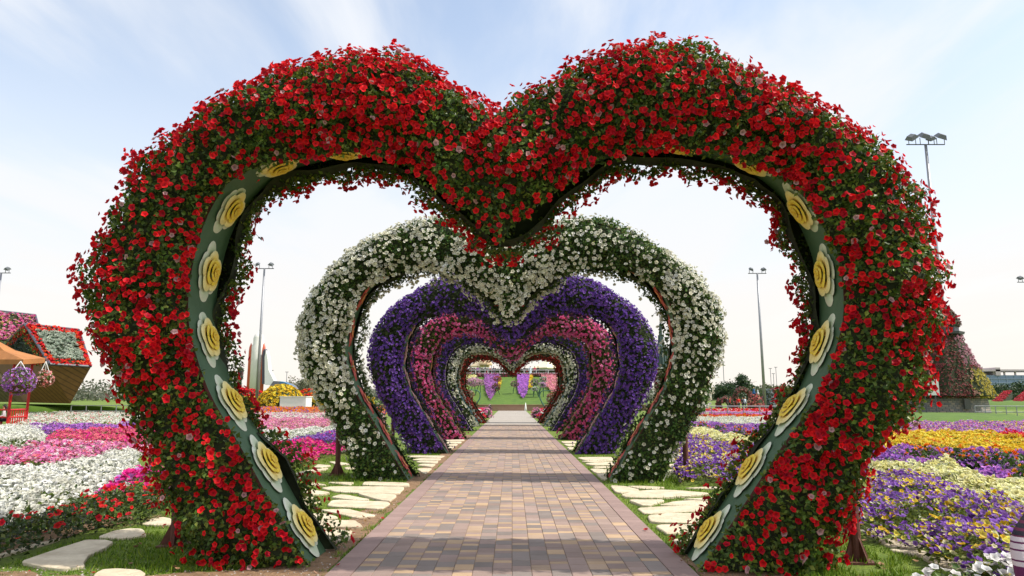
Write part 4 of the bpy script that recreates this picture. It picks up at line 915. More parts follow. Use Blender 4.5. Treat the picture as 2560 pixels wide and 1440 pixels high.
# the woman at the right edge: only her bent arm in a striped sleeve reaches into the picture
def striped():
    m, nt, out = newmat('striped_knit'); N = nt.nodes; L = nt.links; pb = N.new('ShaderNodeBsdfPrincipled'); pb.inputs['Roughness'].default_value = .9; L.new(pb.outputs[0], out.inputs[0])
    g = N.new('ShaderNodeNewGeometry'); sx = N.new('ShaderNodeSeparateXYZ'); L.new(g.outputs['Position'], sx.inputs[0])
    zs = lambda y: P(2530, y, 2.66)[2]
    za, zb = zs(1480), zs(1200); mr = N.new('ShaderNodeMapRange'); mr.inputs[1].default_value = za; mr.inputs[2].default_value = zb; L.new(sx.outputs[2], mr.inputs[0])
    rp = N.new('ShaderNodeValToRGB'); cr = rp.color_ramp; cr.interpolation = 'CONSTANT'; L.new(mr.outputs[0], rp.inputs[0])
    MAR = (*lin((92, 22, 58)), 1); BLK = (*lin((30, 24, 40)), 1); WH = (*lin((196, 182, 190)), 1); PU = (*lin((88, 24, 72)), 1)
    st = [(1480, PU), (1412, WH), (1401, PU), (1396, WH), (1375, PU), (1371, WH), (1358, PU), (1354, WH), (1343, MAR), (1339, BLK), (1329, MAR), (1322, BLK), (1311, MAR), (1304, BLK), (1293, MAR), (1286, BLK), (1275, MAR), (1268, BLK), (1256, MAR), (1246, BLK), (1236, MAR), (1226, BLK), (1216, MAR)]
    pos = [(1480-y)/280 for y, _ in st]
    for i, ((y, c), q) in enumerate(zip(st, pos)):
        e = cr.elements[0] if i == 0 else (cr.elements[1] if i == 1 else cr.elements.new(q)); e.position = q; e.color = c
    L.new(rp.outputs[0], pb.inputs[0])
    nz = N.new('ShaderNodeTexNoise'); nz.inputs['Scale'].default_value = 90; bp = N.new('ShaderNodeBump'); bp.inputs['Strength'].default_value = .3; bp.inputs['Distance'].default_value = .01; L.new(nz.outputs[0], bp.inputs['Height']); L.new(bp.outputs[0], pb.inputs['Normal']); return m
el = P(2545, 1352, 2.66)-np.array([2.42, 2.74, 0]); wr = P(2572, 1505, 2.60)-np.array([2.42, 2.74, 0])
sc_ = 1.66/1.72
EL = tuple(el/sc_); WR = tuple(wr/sc_); HA = (WR[0]+.02, WR[1]-.03, WR[2]-.08)
pr = person('person at the right picture edge in a maroon, black and white striped sweater, arm bent', (2.42, 2.74, 0), 1.66, 0, 'stand', striped(), (40, 42, 60), hair='long', arms={'lel': EL, 'lwr': WR, 'lha': HA, 'lsh': (-.19, 0, 1.36)})

# ---------------------------------------------------------------- left: gazebo, baskets, flower houses
def gazebo():
    Y = 36; root = empty('gazebo', (*P(-10, 994, 37)[:2], 0), 'red gazebo with orange canopy at the left edge, hanging baskets under its eave', 'gazebo')
    N_, Rr, Lf = P(57, 911, 36), P(112, 907, 38.6), P(-185, 909, 40.5); F = Rr+Lf-N_; ap = (Rr+Lf)/2; ap[2] = P(0, 838, 39.5)[2]
    b = MB(); cs = [N_, Rr, F, Lf]; dn = np.array([0, 0, .26])
    mids = [c*.5+ap*.5-np.array([0, 0, .16]) for c in cs]
    for i in range(4):
        j = (i+1) % 4; a, c = cs[i]+dn, cs[j]+dn; e1, e2 = (a+ap)/2-np.array([0, 0, .22]), (c+ap)/2-np.array([0, 0, .22])
        b.add([a, c, e2, e1, ap], [(0, 1, 2, 3), (3, 2, 4)]); b.add([cs[i], cs[j], c, a], [(0, 1, 2, 3)])
    b.build('canopy', mat('orange_canvas', lin((166, 108, 58)), .9, .2, 1.2, bump=.15), root)
    w = MB(); REDP = mat('red_paint', lin((188, 24, 26)), .45, .1, 4)
    cc = (N_+F)/2
    posts = []
    for c in cs:
        q = c*.80+cc*.2; posts.append(q); p = MB(); p.box((q[0], q[1], q[2]/2+.1), (.13, .13, q[2]+.2), R(40)); p.build('post', REDP, root)
    for i, (a, c) in enumerate(((posts[3], posts[0]), (posts[0], posts[1]))):
        for z in (.95, .55, .12): w.tube([(a[0], a[1], z), (c[0], c[1], z)], .05, 6)
        for k in range(1, 8):
            q = a+(c-a)*k/8; w.box((q[0], q[1], .5), (.05, .05, .9), R(40))
    w.build('railing', REDP, root)
    s = MB(); m = (posts[3]+posts[0])/2*.8+cc*.2; d = (posts[0]-posts[3])*.8; s.box((m[0], m[1]+.3, .44), (np.linalg.norm(d), .5, .07), math.atan2(d[1], d[0])); s.box((m[0], m[1]+.3, .2), (np.linalg.norm(d)*.9, .08, .4), math.atan2(d[1], d[0])); s.build('bench_seat', REDP, root)
    for lb, px, py, rp, cols, Y2, kk in (('hanging ball of purple petunias under the orange canopy', 48, 953, 39, cV2+[(.28, .1, .5), (.5, .3, .6)], 35.9, 0), ('hanging basket of coral pink flowers at the right eave corner', 111, 946, 23, cS+[(.8, .2, .2), (.82, .6, .55)], 38.6, 1)):
        c = P(px, py, Y2); r = rp/F_PX*Y2; rt = empty('hanging_basket', tuple(c), lb, 'flower basket', 'baskets hung from the gazebo eave')
        V, T = ball_tris(c, r*.86, .95); T = out_tris(V, T, c); g = MB(); g.lathe(c+np.array([0, 0, -r*.75]), [(.12*r, 0), (.5*r, .1*r), (.7*r, .5*r)], 14); g.build('basket', RUST, rt)
        cover(V, T, rt, cols, 60, .075, PETS, 90, .11, GREENS, .15)
        e = P(px+4, 903, Y2); g = MB()
        for k in range(3): a = k*2.1; g.tube([c+np.array([math.cos(a)*r*.5, math.sin(a)*r*.5, r*.5]), e], .018, 5)
        g.build('hanger', WHITE, rt)
    q = P(10, 1003, 37.2)
    person('person sitting in the red gazebo with long dark hair and a pale top', (q[0], 37.3, .02), 1.62, R(-60), 'sit', (205, 200, 205), (40, 40, 55), hair='long')
gazebo()
def flower_house(label, px, dep, roofc, roofd, border, base_col, group=None):
    """px: eaveL eaveR ridgeL ridgeR backL baseL baseR; hull narrows downwards"""
    eL, eR, rL, rR, bL, baL, baR = [P(x, y, d) for (x, y), d in zip(px, dep)]
    bR = bL+(eR-eL); bbL = baL+np.array([.0, 3.0, 0])+(bL-eL)*.3*np.array([1, 0, 0]); bbR = bbL+(baR-baL)
    root = empty('flower_house', (*((baL+baR)/2)[:2], baL[2]), label, 'flower house', group)
    c = (eL+eR+bL+bR)/4
    h = MB(); V = [eL, eR, bR, bL, baL, baR, bbR, bbL]; h.add(V, [(0, 1, 5, 4), (1, 2, 6, 5), (2, 3, 7, 6), (3, 0, 4, 7), (4, 5, 6, 7)]); h.build('plank_hull', base_col, root)
    g = MB(); g.add([eL, bL, rL], [(0, 1, 2)]); g.add([eR, bR, rR], [(0, 2, 1)]); g.add([eL, eR, rR, rL], [(0, 1, 2, 3)]); g.add([bL, bR, rR, rL], [(0, 3, 2, 1)]); g.build('roof', CORE, root)
    up = np.array([0, 0, .12])
    f = MB()
    for a, q in ((eL, eR), (rL, rR), (eL, rL), (eR, rR), (bL, rL)): f.tube([a+up, q+up], .11, 6)
    f.build('roof_frame', DARKSTEEL, root)
    lerp = lambda u, v: (eL*(1-u)+eR*u)*(1-v)+(rL*(1-u)+rR*u)*v
    nrm = np.cross(eR-eL, rL-eL); nrm = nrm/np.linalg.norm(nrm)*.12; nrm = nrm if nrm[2] > 0 else -nrm
    if border is not None:
        q = [np.vstack(k)+nrm for k in ([lerp(0, 0), lerp(1, 0), lerp(1, .14), lerp(0, .14)], [lerp(0, .86), lerp(1, .86), lerp(1, 1), lerp(0, 1)], [lerp(0, .1), lerp(.13, .1), lerp(.13, .9), lerp(0, .9)], [lerp(.87, .1), lerp(1, .1), lerp(1, .9), lerp(.87, .9)])]
        VV = np.concatenate(q); TT = np.concatenate([np.array([(0, 1, 2), (0, 2, 3)])+4*k for k in range(4)]); cover(VV, TT, root, border, 55, .13, PETS, 40, .16, GREENS, .25, 'border_flowers', 'border_leaves')
        # front gable: a red rim round a dark planted triangle
        gv = np.array([eL, bL, rL]); gc = gv.mean(0); inn = gc+(gv-gc)*.62; off = np.array([-.08, -.1, 0])
        VV = np.concatenate([gv, inn])+off; cover(VV, np.array([(0, 1, 4), (0, 4, 3), (1, 2, 5), (1, 5, 4), (2, 0, 3), (2, 3, 5)]), root, border, 40, .13, PETS, 40, .16, GREENS, .2, 'gable_flowers', 'gable_leaves')
        cover(inn+off, np.array([(0, 1, 2)]), root, roofc, 0, .1, PETS, 60, .2, [(.02, .035, .03), (.03, .05, .035)], .2, 'gable_flowers', 'gable_planting')
        q = np.vstack([lerp(.13, .14), lerp(.87, .14), lerp(.87, .86), lerp(.13, .86)])+nrm
        cover(q, np.array([(0, 1, 2), (0, 2, 3)]), root, roofc, roofd, .17, POM, 50, .22, [(.16, .22, .16), (.10, .16, .10)], .2, 'silver_planting', 'roof_leaves')
    else:
        q = np.vstack([eL, eR, rR, rL])+nrm; cover(q, np.array([(0, 1, 2), (0, 2, 3)]), root, roofc, roofd, .15, PETS, 30, .2, GREENS, .3, 'roof_flowers', 'roof_leaves', cl=.2)
        gv = np.array([eL, bL, rL]); cover(gv+np.array([-.1, -.1, 0]), np.array([(0, 1, 2)]), root, roofc, roofd*.6, .15, PETS, 40, .2, GREENS, .3, 'gable_flowers', 'gable_leaves')
    return root
PLANK = plank_mat('brown_planks', lin((110, 78, 40)), 1.6, (0, 0, .5)); PLANK2 = plank_mat('grey_planks', lin((96, 84, 66)), 1.6, (0, 0, .5))
flower_house('tilted plank house with silver planted roof and red flower border left of the red arch', [(124, 914), (226, 920), (62, 814), (196, 828), (-20, 900), (62, 1006), (176, 1009)], [52, 54, 55.5, 57, 58, 53.5, 54.5], [(.50, .56, .46), (.42, .50, .40), (.58, .62, .52)], 32, cR+[(.85, .1, .02)], PLANK)
flower_house('pink flowered roof house at the left edge behind the silver roofed one', [(-70, 900), (108, 868), (-90, 770), (88, 790), (-160, 880), (-80, 1005), (60, 1005)], [66, 70, 70, 74, 76, 68, 70], [(.80, .12, .38), (.72, .10, .30), (.82, .30, .48), (.45, .30, .10)], 26, None, PLANK2)
mound('lawn_mound', [G(-260, 1040)[:2], G(100, 1040)[:2], G(300, 1037)[:2], (-31, 62), (-60, 66), (-70, 50)], 'mown grass rise under the tilted plank house', 1.05)
def railing(label, p0, p1, n, h=.95):
    root = empty('railing', (*p0[:2], 0), label, 'railing', 'grey tube railings along the garden paths'); p0, p1 = np.array(p0[:2]), np.array(p1[:2])
    g = MB()
    for z in (h, h*.52): g.tube([(*p0, z), (*p1, z)], .032, 7)
    g.build('rail', STEEL, root)
    for k in range(n+1):
        q = p0+(p1-p0)*k/n; g = MB(); g.tube([(*q, 0), (*q, h)], .035, 7); g.build('rail_post', STEEL, root)
railing('grey tube railing below the plank house at the left arch edge', P(180, 1000, 57), P(330, 1000, 57), 4)
railing('grey tube railing crossing the flower strips right of the white arch', G(1700, 1047), G(2060, 1047), 9)
railing('grey tube railing at the right edge in front of the tower lawn', G(2440, 1046), G(2680, 1048), 9)

# ---------------------------------------------------------------- left distance: space rocket display, yellow hedge, mounds
def rocket():
    Y = 200; k = Y/F_PX; c = P(638, 994, Y); x = c[0]; zt = lambda y: P(640, y, Y)[2]
    root = empty('rocket_display', (x, Y, 0), 'white rocket with orange sides and a shuttle beside it, far left distance', 'rocket model')
    g = MB(); g.lathe((x, Y, 0), [(1.85, 0), (1.85, zt(866)), (1.5, zt(860)), (1.5, zt(845)), (1.2, zt(838)), (.45, zt(832)), (.05, zt(828))], 24); g.build('tank', mat('tank_white', (.72, .70, .66), .5, .06, 1), root, True)
    for q, kx in ((-1, -1.95), (1, 1.85)):
        g = MB(); g.lathe((x+kx, Y-.5, 0), [(.55, 0), (.55, zt(878)), (.45, zt(868)), (.05, zt(858))], 16); g.build('booster', mat('booster_orange', lin((200, 92, 66)), .55, .08, 1) if q < 0 else MATS['booster_orange'], root, True)
    pr_ = [(655, 960), (655, 890), (657, 878), (661, 872), (666, 880), (668, 895), (669, 930), (674, 948), (676, 960)]
    g = MB(); g.poly([P(a, b_, Y-2.4) for a, b_ in pr_], 2.0, (0, 1, 0)); g.build('shuttle_belly', mat('tile_black', lin((76, 74, 88)), .6, .15, 2), root)
    pr_ = [(661, 962), (661, 893), (664, 876), (668, 892), (671, 925), (684, 952), (684, 962)]
    g = MB(); g.poly([P(a+.6, b_, Y-2.7) for a, b_ in pr_], 2.4, (0, 1, 0)); g.build('shuttle_body', WHITE, root)
    g = MB(); g.box((x+.5, Y, .6), (8, 5, 1.2)); g.build('plinth', REDSTEEL, root)
rocket()
def planted_box(name, label, cat, c, d, fc, fd, fs, ld=16, ls=.3, tm=PETS, lc=GREENS):
    root = empty(name, tuple(c), label, cat); g = MB(); g.box((c[0], c[1], c[2]+d[2]/2), (d[0]*.96, d[1]*.9, d[2]*.92)); V, T = g.tris(); g.build('core', CORE, root); T = out_tris(V, T, (c[0], c[1], c[2]+d[2]/2)); cover(V, T, root, fc, fd, fs, tm, ld, ls, lc, .3); return root
a, b_ = P(500, 994, 108), P(930, 994, 108)
hx = lambda px, Y: P(px, 994, Y)[0]
planted_box('flowering_hedge', 'long yellow flowering hedge behind the orange marigold strip, left distance', 'hedge', ((a[0]+b_[0])/2, 110, 0), (b_[0]-a[0], 5, 1.65), cY, 26, .16, 30, .26, PETS, [(.16, .17, .02), (.11, .13, .02)])
planted_box('flowering_hedge', 'low pink flowered strip behind the yellow hedge', 'hedge', (hx(700, 122), 122, 0), (30, 3, 1.85), cP, 14, .2)
def heap(name, label, cat, c, rx, ry, h, fc, fd, fs, tm=PETS, ld=12, ls=.4, lc=GREENS, tint=None):
    root = empty(name, tuple(c), label, cat); g = MB(); prof = [(math.cos(q), math.sin(q)) for q in np.linspace(0, 1.5, 7)]
    g.lathe((0, 0, 0), prof, 22); g.V = [(c[0]+v[0]*rx, c[1]+v[1]*ry, c[2]+v[2]*h) for v in g.V]; V, T = g.tris(); g.build('core', CORE, root, True); T = out_tris(V, T, c); cover(V, T, root, fc, fd, fs, tm, ld, ls, lc, .3, tint=tint); return root
c = P(690, 994, 84); heap('flower_mound', 'yellow flower mound around the foot of the left lamp mast', 'flower mound', (c[0], 86, 0), 2.9, 3.2, P(690, 962, 84)[2], cY, 22, .2, ld=24, ls=.3, lc=[(.16, .17, .02), (.11, .13, .02)])
c = P(734, 994, 82); g = MB(); g.box((c[0], 83, .75), (3.1, 2.4, 1.9)); g.box((c[0], 83, 1.72), (3.25, 2.55, .08)); o = g.build('planter_wall', WHITE); props(o, 'white planter block right of the yellow flower mound', 'planter')
c = P(655, 994, 100); heap('flower_mound', 'red flowering slope beside the rocket on the far left', 'flower mound', (P(590, 994, 120)[0], 120, 0), 7.5, 5, 3.2, cR, 8, .3, ld=8)
c = P(775, 994, 120); heap('flower_mound', 'orange red flower mound behind the white planter', 'flower mound', (c[0], 122, 0), 6.5, 4, 3.0, cO+cR, 8, .28, ld=10)
c = P(712, 994, 190)
g = MB(); g.poly([P(q[0], q[1], 190) for q in ((672, 968), (684, 952), (700, 954), (712, 958), (724, 964), (730, 972), (672, 972))], 6, (0, 1, 0)); o = g.build('display_roof', mat('striped_roof', lin((110, 108, 120)), .6, .2, 1.5)); props(o, 'low grey sloping roof between the rocket and the bushes', 'roof')
g = MB(); g.poly([P(q[0], q[1], 186) for q in ((698, 953), (712, 956), (728, 964), (731, 969), (716, 964), (700, 958))], 3, (0, 1, 0)); o = g.build('display_canopy', mat('blue_roof', lin((60, 110, 150)), .6, .2, 1.5)); props(o, 'small blue canopy strip on the low roof beside the rocket', 'canopy')
def topiary_tower(label, px, Y, prof, cols, fd=8, fs=.25, lc=GREENS, name='topiary_tower', ld=20):
    c = P(px, 994, Y); root = empty(name, (c[0], Y, 0), label, 'topiary'); g = MB(); pr_ = [(w*Y/F_PX/2, P(px, y, Y)[2]) for w, y in prof]; pr_[0] = (pr_[0][0], 0); g.lathe((c[0], Y, 0), pr_, 18); V, T = g.tris(); g.build('core', CORE, root, True); T = out_tris(V, T, (c[0], Y, pr_[-1][1]/2)); cover(V, T, root, cols, fd, fs, PETS, ld, fs*1.4, lc, .25); return root
topiary_tower('slim grey green topiary figure left of the rocket', 597, 150, [(8, 990), (9, 950), (15, 947), (12, 932), (16, 930), (13, 920), (5, 918)], [(.4, .42, .40)], 5, .2, [(.10, .12, .09), (.16, .18, .15)])

# ---------------------------------------------------------------- trees
BARK = mat('bark', (.11, .08, .055), .9, .3, 6, bump=.5)
def tree(label, px, ytop, Y, w, cols, shape='round', group='trees beyond the flower beds', lean=0, name='tree'):
    x = P(px, 994, Y)[0]; h = P(px, ytop, Y)[2]; root = empty(name, (x, Y, 0), label, 'tree', group); g = MB(); r = max(.12, h*.025)
    g.tube([(x, Y, 0), (x+lean*.2, Y, h*.35), (x+lean*.5, Y+.1, h*.75)], [r, r*.75, r*.3], 8); tips = []
    for k in range(7):
        a = k*2.4; z = h*(.28+.07*k); e = np.array([x+math.cos(a)*w*.33, Y+math.sin(a)*w*.33, z+h*.18]); g.tube([(x+lean*.3, Y, z), (np.array([x, Y, z+.06*h])+e)/2, e], [r*.45, r*.3, r*.12], 6); tips.append(e)
    g.build('trunk', BARK, root)
    n = 34; cl = []
    for k in range(n):
        q = rng.normal(size=3); q = q/np.linalg.norm(q)*rng.random()**.4
        if shape == 'cone': z = rng.random()**1.3; rr = (1-z)*.95+.08; cl.append((x+q[0]*w/2*rr, Y+q[1]*w/2*rr, h*(.12+.82*z)))
        else: cl.append((x+q[0]*w/2*.85, Y+q[1]*w/2*.85, h*.58+q[2]*h*.38))
    pos, nr, cc = [], [], []
    for c in cl:
        m = int(rng.integers(45, 80)); u = unit(rng.normal(size=(m, 3))); rr = w*.15*rng.uniform(.7, 1.25); pos.append(np.array(c)+u*rr*rng.uniform(.4, 1, (m, 1))*np.array([1, 1, .8])); nr.append(u+rng.normal(size=(m, 3))*.5); cc.append(jcol(cols, m, .22)*rng.uniform(.75, 1.2))
    v, t, c = scatter(LEAFT, np.concatenate(pos), np.concatenate(nr), max(.25, w*.055)*rng.uniform(.6, 1.3, sum(map(len, pos))), np.concatenate(cc)); trimesh('crown', v, t, LEAF, c, parent=root, local=mw(root))['kind'] = 'stuff'
DG = [(.035, .075, .03), (.05, .095, .035), (.03, .06, .03), (.075, .12, .04)]; PG = [(.16, .17, .10), (.20, .20, .12), (.12, .15, .08), (.22, .20, .15)]
tree('pale loose shrub tree behind the white planter, left distance', 742, 946, 210, 11, PG); tree('pale bushy tree touching the white arch on the left', 785, 952, 215, 12, PG)
tree('broad conical tree left of the right lamp mast', 1858, 941, 190, 12, DG, 'cone'); tree('dark round tree at the edge of the white arch, right', 1822, 957, 200, 10, DG)
tree('olive tree behind the floral arches on the right', 1915, 962, 215, 11, [(.10, .13, .04), (.08, .11, .04)]); tree('olive tree next to the red arch panel on the right', 1950, 964, 215, 10, [(.10, .13, .04), (.14, .16, .05)]); tree('small dark tree just right of the broad conical tree', 1886, 964, 205, 7, DG)
tree('low dark tree hugging the white arch on the right', 1800, 964, 205, 9, DG)
for px, yt, w in ((2484, 964, 7.5), (2508, 966, 6.5), (2538, 958, 9), (2566, 962, 9)): tree('dark clipped tree in front of the glass building', px, yt, 150, w, DG, 'round', 'dark trees in front of the glass building')
planted_box('clipped_hedge', 'clipped green hedge below the glass building on the right', 'hedge', (hx(2530, 140), 142, 0), (22, 3, P(2500, 985, 140)[2]), cR, 0, .2, 22, .4, PETS, DG)
for px, yb, dx in ((2478, 1019, 36), (2528, 1019, 36)):
    a, c = P(px-12, 1017, 100), P(px+14, 1017, 98); d, e = P(px+dx+16, 978, 112), P(px+dx-2, 977, 114)
    root = empty('sloped_flower_bed', tuple(a), 'slanting red flower bed on the grass bank below the hedge', 'flower bed', 'slanting red beds on the right bank'); V = np.array([a, c, d, e]); g = MB(); g.poly(V-np.array([0, 0, .05]), 1.0); g.build('core', CORE, root); cover(V, out_tris(V, np.array([(0, 1, 2), (0, 2, 3)]), (a[0], 200, -50)), root, [(.62, .06, .08), (.5, .05, .07)], 16, .22, PETS, 12, .3, [(.18, .06, .04), (.1, .12, .03)], .2)
def far_trees():
    parts = []
    n = 60000; px = rng.uniform(-900, 3500, n); Y = rng.uniform(300, 420, n); X = (px-1280)/F_PX*Y
    hh = (2.5+8*vn(np.c_[X*.035, np.full(n, 2.), np.full(n, 5.)])**1.6)*np.where(np.abs(X) < 40, .8, 1)
    z = hh*rng.random(n)**.7
    v, t, c = scatter(LEAFT, np.c_[X, Y, z], rng.normal(size=(n, 3))+np.array([0, -.6, .5]), 1.3*rng.uniform(.6, 1.4, n), jcol([(.10, .12, .08), (.13, .14, .10), (.16, .16, .12)], n, .15))
    props(trimesh('far_woods', v, t, LEAF, c), 'hazy line of distant trees on the horizon', 'trees', None, 'stuff')
far_trees()
# ---------------------------------------------------------------- right distance
def floral_arch(label, px, Y, w, ytop, cols, thick=9):
    c = P(px, 994, Y); k = Y/F_PX; r = w*k/2; zt = P(px, ytop, Y)[2]-thick*k/2; root = empty('floral_arch', (c[0], Y, 0), label, 'flower arch', 'small floral arches in the right distance'); g = MB()
    pts = [(c[0]-r, Y, 0), (c[0]-r*1.02, Y, zt-r)]+[(c[0]-r*math.cos(a), Y, zt-r+r*math.sin(a)) for a in np.linspace(.2, math.pi-.2, 11)]+[(c[0]+r*1.02, Y, zt-r), (c[0]+r, Y, 0)]
    g.tube(pts, thick*k/2, 10); V, T = g.tris(); g.build('core', CORE, root, True)
    N = np.cross(V[T[:, 1]]-V[T[:, 0]], V[T[:, 2]]-V[T[:, 0]]); P0 = np.array(pts); m = V[T].mean(1); near = P0[np.argmin(((m[:, None]-P0[None])**2).sum(2), 1)]; f = (N*(m-near)).sum(1) < 0; T = T.copy(); T[f] = T[f][:, ::-1]
    cover(V, T, root, cols, 12, .2, PETS, 18, .3, [(.10, .08, .05), (.07, .09, .05)], .25)
floral_arch('brown pink floral arch just left of the right lamp mast', 1858, 105, 38, 968, [(.45, .16, .16), (.52, .26, .22), (.35, .12, .14)]); floral_arch('brown pink floral arch just right of the right lamp mast', 1940, 108, 40, 971, [(.45, .16, .16), (.55, .32, .28), (.30, .12, .16)]); floral_arch('low brown floral arch nearest the white arch on the right', 1812, 104, 32, 991, [(.42, .14, .14), (.35, .12, .14)], 13)
c = P(1888, 994, 92); heap('flower_dome', 'round coral red flower dome at the foot of the right lamp mast', 'topiary', (c[0], 92, 0), 1.05, 1.05, P(1888, 985, 92)[2], [(.70, .18, .16), (.62, .12, .16), (.70, .35, .25)], 26, .14, ld=20, ls=.2); c = P(1913, 994, 98); heap('flower_dome', 'dark pink flower dome half hidden behind the right lamp mast', 'topiary', (c[0], 98, 0), .9, .9, P(1913, 990, 98)[2], [(.62, .10, .22), (.5, .08, .2)], 26, .14, ld=20, ls=.2)
topiary_tower('blue grey tiered topiary cone right of the lamp mast', 1921, 96, [(30, 1018), (30, 1008), (24, 1004), (27, 996), (20, 992), (22, 984), (14, 981), (15, 976), (4, 974)], [(.28, .34, .36), (.22, .28, .30)], 26, .16, [(.16, .22, .22), (.10, .15, .14)])
def figurine(label, px, yb, yt, Y, c1, c2):
    q = P(px, yb, Y); h = P(px, yt, Y)[2]-q[2]; root = empty('garden_figurine', tuple(q), label, 'figurine', 'figurines on the coral dome'); g = MB(); g.lathe(q, [(h*.26, 0), (h*.2, h*.3), (h*.1, h*.55), (h*.14, h*.72), (h*.05, h*.8)], 12); g.build('gown', cloth(c1), root, True); g = MB(); g.lathe(q+np.array([0, 0, h*.9]), [(.01, -h*.1), (h*.085, -h*.03), (h*.085, h*.05), (.01, h*.1)], 10); g.build('head', cloth(c2), root, True)
figurine('blue gowned figurine on top of the coral dome', 1885, 986, 968, 92, (40, 90, 140), (205, 170, 140)); figurine('white gowned figurine beside the blue one on the coral dome', 1895, 986, 972, 92, (225, 225, 225), (205, 170, 140))
for i, (px, Y, tc, lc) in enumerate(((1846, 84, (205, 30, 30), (40, 40, 50)), (1856, 88, (50, 50, 66), (40, 40, 46)), (1862, 88, (190, 200, 215), (50, 55, 80)), (1818, 88, (60, 50, 66), (30, 30, 40)), (1824, 86, (170, 60, 50), (50, 50, 60)))):
    q = P(px, 994, Y); person(['person in a bright red shirt walking beyond the right railing', 'person in dark clothes beside the red shirted one', 'person in a pale blue shirt beyond the right railing', 'person in dark clothes near the low brown arch', 'person in a rust red top near the low brown arch'][i], (q[0], Y, 0), 1.68, R(20*i), 'stand', tc, lc, group='visitors beyond the right railing')
def tower_sculpture():
    Y = 130; c = P(1657, 994, Y); x = c[0]; k = Y/F_PX; zt = lambda y: P(1664, y, Y)[2]
    root = empty('tower_sculpture', (x, Y, 0), 'dark green stepped tower sculpture with a spire right of the purple arch', 'tower'); TG = mat('tower_green', lin((66, 84, 84)), .6, .2, 3, bump=.2)
    def ribbed(name, w0, w1, y0, y1, m, n=16):
        g = MB(); z0, z1 = zt(y0), zt(y1)
        for kk in range(n):
            a = kk*2*math.pi/n; r0, r1 = w0*k/2, w1*k/2; g.tube([(x+math.cos(a)*r0*.93, Y+math.sin(a)*r0*.93, z0), (x+math.cos(a)*r1*.93, Y+math.sin(a)*r1*.93, z1)], .18*r0, 5)
        g.lathe((x, Y, 0), [(w0*k/2*.92, z0), (w1*k/2*.92, z1)], 20); g.build(name, m, root)
    g = MB(); g.lathe((x, Y, 0), [(36*k/2, 0), (36*k/2, zt(922))], 20); g.build('base', CORE, root); V, T = g.tris(); cover(V, out_tris(V, T, (x, Y, 4)), root, [(.5, .05, .12), (.4, .08, .12)], 12, .22, PETS, 12, .3)
    ribbed('lower_shaft', 34, 32, 920, 872, TG); ribbed('upper_shaft', 14, 12, 862, 838, TG, 10); ribbed('spire_base', 8, 5, 838, 810, TG, 8)
    g = MB(); g.lathe((x, Y, 0), [(32*k/2, zt(872)), (24*k/2, zt(866)), (16*k/2, zt(862))], 20); g.build('shoulder', TG, root)
    g = MB(); g.lathe((x, Y, 0), [(36*k/2, zt(922)), (36*k/2, zt(919))], 20); g.build('ledge', WHITE, root)
    g = MB(); g.tube([(x, Y, zt(812)), (x, Y, zt(780))], [.14, .05], 6); g.build('spire', DARKSTEEL, root)
tower_sculpture()
